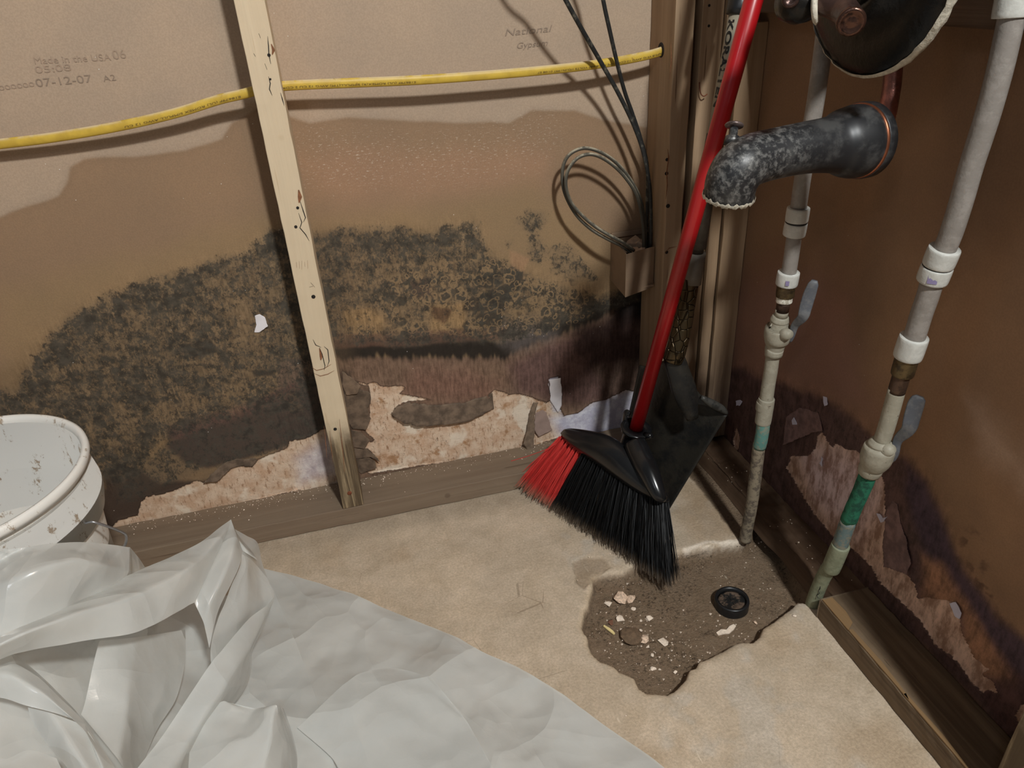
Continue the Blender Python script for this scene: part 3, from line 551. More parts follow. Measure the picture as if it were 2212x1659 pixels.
flap([(852, 878), (880, 868), (940, 872), (1000, 868), (1062, 850), (1066, 880), (1030, 896), (1010, 905), (960, 912), (900, 915), (872, 908), (850, 898), (843, 888)], (0, 1), .010, M_papd, wall_back)
flap([(738, 800), (760, 815), (778, 828), (770, 845), (748, 852), (738, 830)], (1, .2), .008, M_pap, wall_back)
flap([(742, 850), (775, 838), (798, 842), (801, 866), (792, 878), (800, 900), (790, 925), (760, 925), (745, 900)], (1, 0), .007, M_papd, wall_back)
flap([(758, 928), (780, 930), (797, 945), (786, 966), (764, 965)], (1, 0), .007, M_papd, wall_back)
flap([(764, 968), (790, 966), (815, 985), (818, 990), (800, 982), (768, 990)], (1, .2), .009, M_papd, wall_back)
flap([(768, 992), (795, 985), (808, 990), (812, 1004), (795, 1014), (780, 1022), (772, 1015)], (1, 0), .009, M_papd, wall_back)
flap([(1184, 817), (1196, 815), (1207, 812), (1213, 850), (1212, 872), (1205, 892), (1196, 880), (1188, 862)], (.3, -1), .007, M_papw, wall_back)
flap([(1152, 868), (1160, 868), (1152, 900), (1152, 930), (1147, 962), (1134, 962), (1126, 952), (1136, 925), (1142, 890)], (-.3, 1), .012, M_pap, wall_back, .004)
flap([(1155, 892), (1170, 884), (1180, 890), (1184, 905), (1190, 926), (1162, 940), (1152, 925)], (0, 1), .004, plain('peeled_pink_paper', lit(142, 120, 110), .85, var=.1), wall_back)
flap([(548, 680), (560, 676), (572, 682), (578, 700), (560, 716), (548, 718), (556, 700)], (1, 0), .006, M_papw, wall_back)
flap([(480, 1000), (510, 990), (540, 988), (560, 990), (545, 1006), (520, 1004), (500, 1012), (470, 1036), (440, 1038)], (0, 1), .006, M_papd, wall_back)
flap([(1918, 1100), (1930, 1078), (1942, 1088), (1950, 1130), (1965, 1165), (1975, 1215), (1970, 1238), (1945, 1230), (1922, 1222), (1916, 1180)], (-.6, .6), .009, M_papr, wall_right)
flap([(1760, 935), (1700, 960), (1700, 900), (1730, 880), (1770, 890), (1782, 930)], (0, 1), .006, M_papr, wall_right)
M_scrap = plain('lilac_white_scrap', lit(196, 192, 210), .7, var=.05)
for pl, d in (([(1895, 1108), (1905, 1110), (1912, 1118), (1925, 1114), (1916, 1122), (1916, 1126), (1906, 1128)], (1, 0)), ([(1716, 905), (1722, 900), (1727, 918), (1724, 940), (1715, 936)], (0, -1)), ([(1780, 855), (1789, 858), (1793, 872), (1787, 878), (1783, 866)], (0, 1)), ([(1592, 866), (1600, 862), (1607, 866), (1604, 876), (1596, 876)], (0, 1)), ([(2055, 1302), (2070, 1298), (2086, 1322), (2080, 1334), (2068, 1330)], (1, 0)), ([(1774, 1000), (1782, 985), (1784, 990), (1778, 1008)], (0, -1))):
    flap(pl, d, .004, M_scrap, wall_right)

# printed marks on the back wall board
M_ink = plain('faded_grey_ink', lit(132, 115, 100), .9, var=.05)
M_ink2 = plain('faint_ink', lit(146, 126, 109), .9, var=.03)
def wtext(sx, x0, y0, x1, y1, h, mat, txt_slant=0):
    a = on(x0, y0, 1, 0); b_ = on(x1, y1, 1, 0); d = b_-a; up = np.array([-d[2], 0, d[0]]); up /= np.linalg.norm(up)
    o = text_mesh(sx, 'printed_text', h, (a[0], -.0026, a[2]), (d[0], 0, d[2]), (up[0]+txt_slant*d[0]/np.linalg.norm(d), 0, up[2]), mat, wall_back)
    w = max(v.co.x for v in o.data.vertices)-min(v.co.x for v in o.data.vertices); k = abs(d[0])/w
    for v in o.data.vertices: v.co.x = a[0]+(v.co.x-a[0])*k; v.co.z = a[2]+(v.co.z-a[2])+(v.co.x-a[0])*d[2]/d[0]*(1-1/k)
    return o
wtext('07-12-07', 80, 187, 200, 177, .014, M_ink); wtext('A2', 225, 176, 252, 173, .011, M_ink); wtext('06', 246, 128, 274, 125, .016, M_ink2)
wtext('Made in the USA', 75, 138, 240, 130, .012, M_ink2); wtext('05:08', 78, 158, 155, 152, .012, M_ink2); wtext('000000', 0, 195, 76, 186, .008, M_ink2)
wtext('National', 1088, 78, 1190, 68, .014, M_ink, .25); wtext('Gypsum', 1114, 105, 1180, 98, .012, M_ink, .25)

# ================================================================== YELLOW CABLE
t = NT('yellow_cable_sheath'); n = t.noise(40, 5, .6); sep = t.n('ShaderNodeSeparateXYZ'); t.put(sep.inputs[0], t.n('ShaderNodeNewGeometry').outputs['Normal'])
c = t.mix(t.ramp(n, .35, .65), lit(214, 180, 72, 1.), lit(196, 162, 64, 1.)); dust = t.m_('MULTIPLY', t.ramp(sep.outputs[2], .25, .9), t.ramp(t.noise(25, 5, .7), .38, .56)); c = t.mix(dust, c, lit(196, 176, 140))
c = t.mix(t.ramp(t.noise(90, 5, .7), .66, .72), c, lit(150, 118, 50)); M_yel = t.fin(c, .45, 0, .4)
yc = thing('yellow_cable', 'yellow sheathed power cable strung across the studs', 'cable', on(610, 183, 1, -.045))
cyp = [(-300, 330), (-120, 322), (0, 311), (120, 296), (260, 272), (380, 244), (470, 216), (525, 203), (575, 190), (640, 184), (760, 179), (900, 173), (1020, 165), (1130, 156), (1250, 144), (1340, 131), (1400, 119), (1431, 110)]
ys = [-.03, -.03, -.03, -.032, -.036, -.04, -.044, -.046, -.046, -.046, -.048, -.05, -.05, -.05, -.05, -.048, -.046, -.045]
cp = [on(x, y, 1, yy) for (x, y), yy in zip(cyp, ys)]; cp.append(cp[-1]+np.array([.012, 0, .003]))
cs = spline(cp, 160); mesh('sheath', *tube(cs, .0064, 18, sx=.62, sy=1.05, up=np.array([0, 0, 1.])), M_yel, yc, True)
M_yink = plain('dark_cable_ink', lit(96, 76, 34), .8)
def cable_text(sx, x0, x1, size=.0044):
    """upside-down legend along the lower face of the sheath"""
    pj = [((p-CAM)@RR/((p-CAM)@_f)*FPX+W_/2) for p in cs]; i1 = int(np.argmin(np.abs(np.array(pj)-x1))); i0 = int(np.argmin(np.abs(np.array(pj)-x0)))
    cu = bpy.data.curves.new('legend', 'FONT'); cu.body = sx; cu.size = size; o = bpy.data.objects.new('legend', cu); COL.objects.link(o); bpy.context.view_layer.update()
    me = bpy.data.meshes.new_from_object(o.evaluated_get(bpy.context.evaluated_depsgraph_get())); bpy.data.objects.remove(o)
    w = max(v.co.x for v in me.vertices); L = np.r_[0, np.cumsum(np.linalg.norm(np.diff(cs[i0:i1+1], axis=0), axis=1))]; tot = L[-1]
    for v in me.vertices:
        s_ = tot*(1-v.co.x/w); p = np.array([np.interp(s_, L, cs[i0:i1+1, k_]) for k_ in range(3)]); a = (v.co.y/size)*.95
        ang = -.25-a*.85+.55; v.co = Vector((p[0], p[1]-.0041*math.cos(ang*0.8)-.0003, p[2]-.0022-.0000+(-.0034)*(a-.35)*1.1))
    me.name = 'printed_text'; me.materials.clear(); link('printed_text', me, M_yink, yc)
cable_text('E18679F (UL) ROMEX(R) SIMPULL(TM) AWG 12 CU 2 CDR', 612, 898)
cable_text('NM-B W/G AWG 12 CDR TYPE NM-B 600 VOLTS 19JUN1997 01:08 E7', 1166, 1428)
cable_text('E18679F (UL) ROMEX SIMPULL AWG 12 CU', 275, 520)

# ================================================================== BLACK AND GREY CABLES
t = NT('black_cable_rubber'); n = t.noise(70, 5, .7); M_blk = t.fin(t.mix(t.ramp(n, .5, .68), lit(34, 34, 34), lit(92, 88, 78)), .55, 0, .4)
t = NT('grey_cable_dusty'); n = t.noise(60, 5, .7); sep = t.n('ShaderNodeSeparateXYZ'); t.put(sep.inputs[0], t.n('ShaderNodeNewGeometry').outputs['Normal'])
M_gry = t.fin(t.mix(t.m_('MULTIPLY', t.ramp(sep.outputs[2], -.1, .7), t.ramp(n, .35, .6)), lit(70, 66, 58), lit(158, 148, 128)), .6, 0, .35)
def cable(name, label, pts, yv, r, mat, grp):
    P_ = [on(x, y, 1, v) for (x, y), v in zip(pts, yv)]
    if name == 'black_cable':
        d = P_[0]-P_[1]; d /= np.linalg.norm(d); P_ = [P_[0]+d*.2+np.array([0, 0, .55]), P_[0]+d*.16+np.array([0, 0, .2]), P_[0]+d*.09]+P_
    o = mesh(name, *tube(P_, r, 14, 130), mat, None, True); return tag(o, label, 'cable', grp)
cable('black_cable', 'left black cable slanting down behind the yellow cable into the box', [(1190, -60), (1222, 0), (1255, 60), (1300, 138), (1335, 200), (1368, 268), (1390, 330), (1403, 400), (1406, 470), (1405, 535), (1403, 580)], [-.105, -.1, -.09, -.07, -.062, -.06, -.06, -.06, -.058, -.05, -.045], .0033, M_blk, 'cables at the corner stud')
cable('black_cable', 'right black cable dropping steeply beside the corner stud', [(1295, -60), (1303, 0), (1318, 70), (1334, 140), (1350, 200), (1366, 245), (1384, 300), (1398, 360), (1398, 440), (1397, 520), (1395, 575)], [-.085, -.08, -.072, -.062, -.052, -.046, -.040, -.032, -.028, -.026, -.026], .0031, M_blk, 'cables at the corner stud')
cable('grey_cable', 'grey cable of the outer loop above the small box', [(1394, 575), (1394, 500), (1386, 440), (1366, 395), (1335, 355), (1300, 330), (1262, 320), (1230, 334), (1216, 362), (1216, 400), (1227, 434), (1248, 468), (1278, 496), (1312, 516), (1342, 531), (1362, 545)], [-.038, -.040, -.042, -.045, -.048, -.05, -.05, -.048, -.046, -.046, -.047, -.050, -.054, -.060, -.060, -.052], .0029, M_gry, 'cables at the corner stud')
cable('grey_cable', 'grey cable of the inner loop above the small box', [(1388, 575), (1390, 500), (1378, 430), (1352, 385), (1318, 352), (1282, 334), (1250, 340), (1228, 366), (1222, 398), (1232, 434), (1254, 462), (1284, 488), (1316, 508), (1346, 524), (1369, 541)], [-.046, -.049, -.051, -.054, -.057, -.059, -.058, -.057, -.056, -.056, -.058, -.061, -.067, -.067, -.058], .0029, M_gry, 'cables at the corner stud')

# small wall box full of plaster
M_box = plain('brown_painted_box', lit(128, 106, 86), .6, var=.1, scale=30)
x0, x1, yb, zb, zt = -.2145, -.1535, -.0755, .366, .449
bx = thing('cable_box', 'small brown open topped box beside the corner stud', 'box', (-.18, -.04, .37))
w = .0016; parts_ = []
V = [(x0, -.0022, zb+.004), (x0, yb, zb-.003), (x1, yb+.018, zb), (x1, -.0022, zb+.004)]
def wallp(p, q, zt0, zt1, name='side_panel'):
    p = np.array(p); q = np.array(q); d = q-p; nn = np.array([-d[1], d[0], 0]); nn /= np.linalg.norm(nn[:2]); nn *= w
    v = [p, q, q+[0, 0, zt1-q[2]], p+[0, 0, zt0-p[2]]]; v = v+[a+nn for a in v]
    return mesh(name, v, [(0, 1, 2, 3), (7, 6, 5, 4), (0, 4, 5, 1), (1, 5, 6, 2), (2, 6, 7, 3), (3, 7, 4, 0)], M_box, bx, bevel=.0004)
wallp(V[0], V[1], .452, .443, 'side_panel'); wallp(V[1], V[2], .443, .443, 'front_panel')
mesh('bottom_panel', *box((x0+.002, yb+.012, zb+.004), (x1-.002, -.003, zb+.008)), M_box, bx)
mesh('back_rim', *box((x0, -.0062, zt+.001), (x1, -.0022, zt+.010)), M_box, bx, bevel=.0006)
M_rub = plain('plaster_rubble', lit(170, 144, 122), .9, var=.15, scale=120, bump=.0008)
for i, (dx, dy, z, r) in enumerate([(-.199, -.022, .425, .017), (-.178, -.018, .430, .020), (-.187, -.046, .425, .015), (-.168, -.030, .434, .013), (-.175, -.052, .434, .008), (-.203, -.05, .420, .011), (-.183, -.04, .400, .024)]):
    tag(mesh('plaster_lump', *shards((dx, dy, z), r, 40+i, .6), M_rub), ['flat brown lump at the back left corner of the small wall box', 'largest back lump in the small wall box, against the wall', 'lump in the middle of the small wall box beside the grey cables', 'pinkish lump at the right end of the small wall box', 'smallest crumb at the front right of the small wall box', 'lump pressed against the left side of the small wall box', 'buried lump under the other rubble in the small wall box'][i], 'rubble', 'plaster lumps in the wall box')

# ================================================================== DRAIN
dc = on(1581, 1297, 2, -.012); M_dr = plain('black_abs', (.012, .012, .013), .35, spec=.5, var=.2)
t = NT('dusty_black_cap'); n = t.noise(45, 5, .7); M_cap = t.fin(t.mix(t.ramp(n, .47, .6), (.012, .012, .012), lit(96, 80, 68)), .45, 0, .5)
d = thing('drain_pipe', 'round black capped drain stub set in the dirt hole', 'drain', (dc[0], dc[1], -.03))
mesh('pipe', *lathe(((dc[0], dc[1], -.053), (dc[0], dc[1], .01)), [(0, .0268), (.043, .0268), (.0455, .0262), (.0455, .0225), (.039, .0222)], 48), M_dr, d, True)
mesh('cap', *lathe(((dc[0]+.001, dc[1], -.0165), (dc[0]+.001, dc[1], .01)), [(0, .0222), (.0022, .0215), (.003, .017), (.0015, .013), (.0018, .004), (.0024, .0001)], 40), M_cap, d, True)
cr_ = dc+np.array([.001, 0, -.0035]); mesh('cap_rib', *join(box(cr_+[-.016, -.0007, -.001], cr_+[.016, .0007, .0022]), box(cr_+[-.0007, -.012, -.001], cr_+[.0007, .012, .0018])), M_cap, d)

# ================================================================== WATER PIPES
def pmat(name, c1, c2, th=(.45, .6), sc=70, rough=.6, metal=0., chips=None):
    t = NT(name); c = t.mix(t.ramp(t.noise(sc, 5, .7), *th), c1, c2)
    if chips is not None: c = t.mix(t.ramp(t.noise(150, 4, .7), .64, .68), c, chips)
    t.bump(t.noise(120, 4, .6), .0006); return t.fin(c, rough, metal, .4)
kS = .80
M_pex = pmat('translucent_white_tube', shd(124, 117, 111, kS), shd(134, 127, 121, kS), rough=.4)
M_cpl = pmat('white_plastic_ring', shd(176, 174, 168, kS), shd(186, 184, 178, kS), rough=.35)
M_oring = plain('black_rubber', (.01, .01, .01), .6)
M_brs = pmat('old_brass', shd(76, 64, 44, .5), shd(54, 44, 32, .5), rough=.4, metal=.7)
M_cop = pmat('brown_copper', shd(70, 54, 44, .6), shd(50, 38, 32, .6), rough=.4, metal=.6)
M_ptd = pmat('cream_paint_over_copper', shd(150, 143, 127, .95), shd(160, 153, 137, .95), rough=.55, chips=shd(40, 34, 28))
M_old = pmat('crusted_pipe', shd(128, 116, 98, .85), shd(88, 78, 68, .85), (.45, .58), 90, .75, 0, shd(50, 44, 38, .5))
M_teal = pmat('verdigris_teal', shd(84, 124, 116, .8), shd(118, 122, 108, .8), (.48, .6), 120, .75)
M_grn = pmat('verdigris_green', shd(36, 100, 76, .8), shd(24, 66, 52, .8), (.42, .6), 90, .8)
M_gb = pmat('grey_blue_crust', shd(92, 108, 108, .85), shd(120, 116, 102, .85), (.45, .6), 110, .8, 0, shd(40, 36, 34, .5))
M_sage = pmat('sage_paint', shd(132, 135, 112, .9), shd(118, 121, 99, .9), rough=.7, chips=shd(34, 30, 26, .5))
M_lev = pmat('grey_lever_plastic', shd(90, 92, 98, .9), shd(106, 106, 108, .9), rough=.5)
M_stamp = plain('violet_stamp_ink', shd(88, 80, 104, .4), .8)
M_wht = pmat('white_thread_tape', shd(160, 156, 146, .45), shd(120, 114, 102, .45), (.45, .6), 200, .8)
def pipe_thing(label, axx, segs, base, scale_r=1.):
    th = thing('water_pipe', label, 'pipe', base, 'water pipes in front of the right wall')
    for nm, pts, rad, mat, wob in segs:
        P_ = [on(x, y, 0, axx) for x, y in pts]
        mesh(nm, *tube(P_, rad, 24, max(8, 3*len(P_)) if len(P_) > 2 else None, wob=wob), mat, th, True)
    mesh('plastic_tube', *tube([P_[-1]-np.array([0, 0, .01]), P_[-1]+np.array([0, -.004, .3]), P_[-1]+np.array([0, -.004, 1.1])], .0106, 24), M_pex, th, True)   # carries on up the wall
    return th
axL = -.1
R_ = lambda p0, p1: [(p0[0]+(p1[0]-p0[0])*k, p0[1]+(p1[1]-p0[1])*k) for k in (0, .06, .94, 1)]
ring = lambda r: [r*.9, r, r, r*.9]
pL = pipe_thing('left water pipe rising from the floor near the corner, white tube on top', axL, [
    ('copper_tube', [(1610, 1168), (1612, 1150), (1623, 1094), (1629, 1050), (1635, 1001), (1640, 960)], .0099, M_old, .02), ('corroded_joint', [(1640, 965), (1644, 950), (1648, 925), (1649, 908)], .0102, M_teal, .02),
    ('sleeve', R_((1648, 912), (1656, 862)), ring(.0122), M_ptd, 0), ('painted_tube', [(1654, 875), (1660, 830), (1665, 801), (1670, 762)], .0100, M_ptd, 0),
    ('sleeve', R_((1651, 885), (1653.5, 868)), ring(.0132), M_ptd, 0),
    ('valve_body', [(1671, 768), (1673, 752), (1675, 748), (1676, 738), (1679, 728), (1682, 708), (1682.5, 706), (1684, 694), (1685, 690), (1687, 682)], [.0125, .0135, .013, .016, .0188, .0188, .014, .013, .0135, .011], M_ptd, 0),
    ('painted_tube', [(1687, 684), (1690, 668)], .0092, M_ptd, 0), ('copper_tube', [(1689.5, 672), (1694, 648)], .0092, M_cop, 0), ('tape_wrap', R_((1693.5, 652), (1695.5, 636)), ring(.0110), M_wht, .04),
    ('brass_fitting', R_((1695.5, 640), (1699, 612)), ring(.0124), M_brs, 0), ('coupling', R_((1699, 614), (1704, 588)), ring(.0148), M_cpl, 0), ('plastic_tube', [(1703, 596), (1711, 543), (1717, 500)], .0100, M_pex, 0),
    ('coupling', R_((1715, 507), (1720, 481)), ring(.0146), M_cpl, 0), ('rubber_ring', R_((1720, 481), (1720.7, 477)), ring(.0140), M_oring, 0), ('coupling', R_((1720.7, 477), (1725, 449)), ring(.0146), M_cpl, 0),
    ('plastic_tube', [(1724, 455), (1731, 404), (1746, 310), (1764, 205), (1782, 73), (1792, -20)], .0104, M_pex, 0)], on(1610, 1168, 0, axL))
pRx = -.075
pR = pipe_thing('right water pipe with green corrosion below its valve', pRx, [
    ('painted_tube', [(1754, 1310), (1764, 1280), (1782, 1240), (1800, 1215)], .0108, M_sage, .01), ('sleeve', R_((1795, 1228), (1816, 1178)), ring(.0128), M_sage, 0), ('corroded_joint', [(1812, 1185), (1822, 1155), (1834, 1122)], .0108, M_gb, .03),
    ('corroded_tube', [(1833, 1125), (1845, 1095), (1860, 1062), (1878, 1018)], .0108, M_grn, .03),
    ('valve_body', [(1877, 1022), (1881, 1012), (1884, 1004), (1887, 1000), (1893, 988), (1899, 972), (1901, 966), (1902, 962), (1903, 958), (1905, 950)], [.0135, .015, .0148, .017, .0195, .0195, .0185, .015, .0155, .0115], M_ptd, .012),
    ('painted_tube', [(1904, 955), (1915, 922), (1927, 880), (1938, 840)], .0099, M_ptd, 0), ('copper_tube', [(1936.5, 846), (1944, 822), (1950, 803)], .0099, M_cop, 0), ('brass_fitting', R_((1949, 808), (1961, 768)), ring(.0128), M_brs, 0),
    ('coupling', R_((1960.5, 770), (1975, 728)), ring(.0158), M_cpl, 0), ('plastic_tube', [(1972, 740), (1990, 680), (2004, 640), (2014, 606)], .0116, M_pex, 0), ('coupling', R_((2013, 606), (2025, 576)), ring(.0160), M_cpl, 0),
    ('rubber_ring', R_((2025, 576), (2026.5, 571.5)), ring(.0152), M_oring, 0), ('coupling', R_((2026.5, 571.5), (2041, 537)), ring(.0160), M_cpl, 0),
    ('plastic_tube', [(2038, 545), (2056, 500), (2078, 430), (2097, 362), (2131, 256), (2160, 151), (2184, 42), (2190, 10)], .0112, M_pex, 0), ('coupling', R_((2182, 37), (2198, -40)), ring(.0150), M_cpl, 0)], on(1756, 1306, 0, pRx))
# stamps on couplings, levers
def stamp(x, y, w, h, axx, par, off):
    a = on(x-w/2, y-h/2, 0, axx); v = []; toC = CAM-on(x, y, 0, axx); toC /= np.linalg.norm(toC)
    c = on(x, y, 0, axx); t_ = np.array([0, 0, 1.]); s_ = np.cross(t_, toC); s_ /= np.linalg.norm(s_); k = 1/FPX
    for i in range(5):
        for j in (0, 1):
            a_ = (i/4-.5)*w/off/FPX*.95; n_ = toC*np.array([1, 1, 0]); n_ /= np.linalg.norm(n_)
            v.append(c+(n_*math.cos(a_)+s_*math.sin(a_))*(off+.0003)+t_*(j-.5)*h/FPX*.8)
    return mesh('stamp', v, [(2*i, 2*i+2, 2*i+3, 2*i+1) for i in range(4)], M_stamp, par)
for x, y, w_, h_, a_, p_, o_ in ((1719, 459, 9, 12, axL, pL, .0148), (1716, 494, 11, 16, axL, pL, .0148), (1702, 604, 8, 14, axL, pL, .0150), (2017, 594, 16, 18, pRx, pR, .0163)): stamp(x, y, w_, h_, a_, p_, o_)
def lever(par, axx, hub, pts, wds, pad):
    """flat cranked lever: thin neck then wide paddle, set in a plane in front of the wall"""
    h = [on(x, y, 0, axx) for x, y in hub]; mesh('valve_stem', *tube(h, [.008, .009, .006], 16), M_ptd, par, True)
    P_ = spline([on(x, y, 0, ax_) for x, y, ax_ in pts], 26); Wd = np.interp(np.linspace(0, 1, 26), np.linspace(0, 1, len(wds)), wds)
    T_ = np.gradient(P_, axis=0); V = []; F = []; look = CAM-P_[10]; look /= np.linalg.norm(look)
    for i, p in enumerate(P_):
        t_ = T_[i]/np.linalg.norm(T_[i]); s_ = np.cross(t_, look); s_ /= np.linalg.norm(s_); n_ = np.cross(s_, t_); e = 1. if 0 < i < 25 else .6
        for a, b_ in ((-1, -.5), (-1, .5), (-.8, 1), (.8, 1), (1, .5), (1, -.5), (.8, -1), (-.8, -1)): V.append(p+s_*a*Wd[i]*e+n_*b_*.0022)
        if i:
            for k in range(8): F.append(((i-1)*8+k, (i-1)*8+(k+1) % 8, i*8+(k+1) % 8, i*8+k))
    F += [tuple(range(8))[::-1], tuple(range(200, 208))]
    mesh('valve_lever', V, F, M_lev, par, True, attrs=None)
lever(pL, axL, [(1682, 722), (1698, 722), (1706, 722)], [(1706, 738, -.088), (1711, 722, -.088), (1718, 702, -.088), (1734, 685, -.088), (1740, 665, -.086), (1748, 638, -.084), (1760, 606, -.082)], [.003, .0045, .005, .0062, .0078, .0082, .0082, .006], 0)
lever(pR, pRx, [(1900, 975), (1917, 972), (1927, 970)], [(1927, 996, -.064), (1934, 978, -.064), (1940, 950, -.063), (1962, 928, -.062), (1970, 902, -.06), (1978, 875, -.058), (1987, 856, -.056)], [.003, .0045, .005, .007, .0088, .0092, .0092, .007], 0)
# scribble marks on the sage pipe
mk = [(1771, 1262), (1774, 1257), (1773, 1266), (1769, 1270), (1772, 1275), (1766, 1280), (1769, 1286)]
mesh('scribble', *tube([on(x, y, 0, pRx)+np.array([-.0072, -.0076, .0036]) for x, y in mk], .0005, 6), M_oring, pR)

# ================================================================== TUB SPOUT
t = NT('chalky_bronze'); n = t.noise(150, 6, .7); n2 = t.noise(34, 6, .65); sep = t.n('ShaderNodeSeparateXYZ'); t.put(sep.inputs[0], t.n('ShaderNodeNewGeometry').outputs['Normal'])
geo = t.n('ShaderNodeSeparateXYZ'); t.put(geo.inputs[0], t.n('ShaderNodeNewGeometry').outputs['Position'])
k1 = t.m_('MULTIPLY', t.ramp(n, .44, .66), t.ramp(geo.outputs[0], -.17, -.25)); k2 = t.m_('MULTIPLY', t.ramp(n2, .48, .68), .32)
c = t.mix(t.m_('MULTIPLY', t.m_('MAXIMUM', k1, k2), .46), lin((42, 42, 44)), lin((166, 164, 160))); M_spt = t.fin(c, .42, .25, .5)
M_scale = plain('lime_scale', lin((196, 188, 172)), .8, var=.2, scale=200, bump=.001)
M_cring = plain('copper_edge', lin((150, 92, 66)), .35, .8)
sp = thing('tub_spout', 'chalky dark bronze tub spout sticking out past the red handle', 'faucet', deep(1850, 306, .80))
pp = [(1853, 305, .803), (1838, 307, .799), (1815, 309, .794), (1790, 313, .79), (1735, 320, .78), (1670, 333, .772), (1625, 345, .766), (1598, 362, .762), (1581, 390, .7675), (1574, 424, .779)]
rr_ = [.0385, .0385, .035, .0295, .0268, .0262, .0268, .0272, .0268, .0262]
mesh('spout_body', *tube([deep(*p) for p in pp], rr_, 40, 70), M_spt, sp, True)
a0, a1 = deep(*pp[0]), deep(*pp[1]); dd = (a0-a1)/np.linalg.norm(a0-a1)
mesh('flange_ring', *tube([a0-dd*.002, a0, a0+dd*.006, a0+dd*.007], [.0392, .0398, .0398, .03], 40), M_cring, sp, True)
mesh('flange', *tube([a0+dd*.001, a0+dd*.002, a0+dd*.012, a0+dd*.013], [.040, .0405, .0405, .032], 40), M_spt, sp, True)
e0, e1 = deep(*pp[-2]), deep(*pp[-1]); de = (e1-e0)/np.linalg.norm(e1-e0)
vv, ff = tube([e1-de*.003, e1+de*.0005, e1+de*.001], [.0272, .0278, .0262], 60, cap=False); vv = [v+de*.0022*math.sin(i*2.7)*math.sin(i*.9) for i, v in enumerate(vv)]
mesh('lime_crust', vv, ff, M_scale, sp, True)
mesh('diverter_stem', *tube([deep(1581, 312, .765), deep(1583, 296, .765), deep(1584, 294, .765), deep(1586, 274, .765)], [.0085, .0075, .0042, .0042], 20), M_spt, sp, True)
k0 = deep(1585.5, 276, .765); k1_ = deep(1587, 264, .765); dk_ = (k1_-k0)/np.linalg.norm(k1_-k0)
mesh('diverter_knob', *lathe((k0, k1_), [(0, .0001), (0, .004), (.0012, .0092), (.0028, .0098), (.0042, .0085), (.0052, .004), (.0054, .0001)], 28), pmat('worn_bronze', lin((120, 104, 100)), lin((72, 62, 60)), rough=.35, metal=.5), sp, True)

# copper riser behind
M_cu = pmat('copper_pipe_purple', shd(96, 58, 50, .3), shd(70, 44, 38, .3), (.4, .6), 30, .35, .55)
cu = thing('copper_pipe', 'bent copper pipe joining the valve to the spout', 'pipe', deep(1892, 300, .83))
mesh('tube', *tube([deep(1935, 60, .80), deep(1928, 170, .815), deep(1922, 215, .82), deep(1914, 255, .826), deep(1898, 286, .832), deep(1878, 306, .834)], .0098, 20, 40), M_cu, cu, True)
mesh('solder_joint', *tube([deep(1908, 270, .829), deep(1900, 283, .832), deep(1890, 294, .834), deep(1884, 301, .834)], [.0106, .0118, .0118, .011], 20), pmat('solder_crust', shd(120, 96, 84, .35), shd(86, 60, 50, .35), rough=.6, metal=.3), cu, True)

# ================================================================== SHOWER VALVE TRIM
M_esc = pmat('dark_bronze', lin((30, 30, 30)), lin((40, 37, 34)), (.4, .6), 18, .28, .5)
M_escb = pmat('brown_bronze', lin((84, 64, 58)), lin((62, 46, 42)), (.4, .6), 30, .3, .6)
ex = -.15; ec = np.array([ex, -.509, .876])
sv = thing('shower_valve', 'dark bronze round valve plate and lever cut by the top edge of the photo', 'faucet', (ex, -.509, .876))
mesh('trim_plate', *lathe((ec+[.004, 0, 0], ec-[.1, 0, 0]), [(0, .1065), (.003, .107), (.006, .1045), (.011, .095), (.014, .080), (.015, .064), (.024, .056), (.030, .051), (.030, .046), (.022, .042), (.020, .034), (.024, .001)], 72), M_esc, sv, True)
vv, ff = lathe((ec+[.006, 0, 0], ec-[.1, 0, 0]), [(0, .104), (.0005, .1085), (.006, .1090), (.0085, .1060)], 110)
vv = [v+np.array([-.0012, 0, 0])*math.sin(i*1.9)*math.sin(i*.31) for i, v in enumerate(vv)]; mesh('grout_rim', vv, ff, M_scale, sv, True)
mesh('hub', *lathe((ec, ec-[.1, 0, 0]), [(.018, .034), (.045, .033), (.052, .030), (.056, .02), (.056, .001)], 40), pmat('green_black_hub', lin((34, 40, 40)), lin((24, 26, 26)), rough=.4, metal=.4), sv, True)
mesh('valve_post', *tube([ec-[.05, 0, 0], deep(1790, -30, .66), deep(1752, -2, .645)], [.012, .012, .013], 20, 14), M_escb, sv, True)
mesh('lever_collar', *tube([deep(1757, 18, .643), deep(1762, 17, .642), deep(1768, 16, .641)], [.012, .0142, .012], 24), M_scale, sv, True)
mesh('lever', *tube([deep(1764, 0, .642), deep(1790, 6, .636), deep(1820, 20, .628), deep(1836, 38, .618), deep(1840, 48, .610)], [.0105, .0112, .0112, .0108, .0108], 28, 30), M_escb, sv, True)
kb = deep(1838, 44, .613); kd = deep(1842, 58, .600)-kb; kd /= np.linalg.norm(kd)
mesh('lever_end_cap', *lathe((kb, kb+kd), [(-.001, .0104), (.003, .0118), (.006, .0112), (.0065, .008), (.0045, .0065), (.006, .003), (.0062, .0001)], 32), pmat('rubbed_bronze', lin((92, 66, 56)), lin((50, 36, 32)), (.5, .65), 90, .25, .8), sv, True)
kc = deep(1727, 6, .655)
mesh('knob', *lathe((kc+[.0, .02, .0], kc-[0, .03, 0]), [(0, .001), (.001, .010), (.006, .0165), (.018, .0178), (.030, .0155), (.036, .009), (.038, .001)], 32), M_esc, sv, True)
mesh('knob_button', *lathe((deep(1708, -2, .64), deep(1706, -3, .60)), [(0, .0075), (.004, .007), (.005, .004), (.003, .003), (.003, .0001)], 24), M_escb, sv, True)

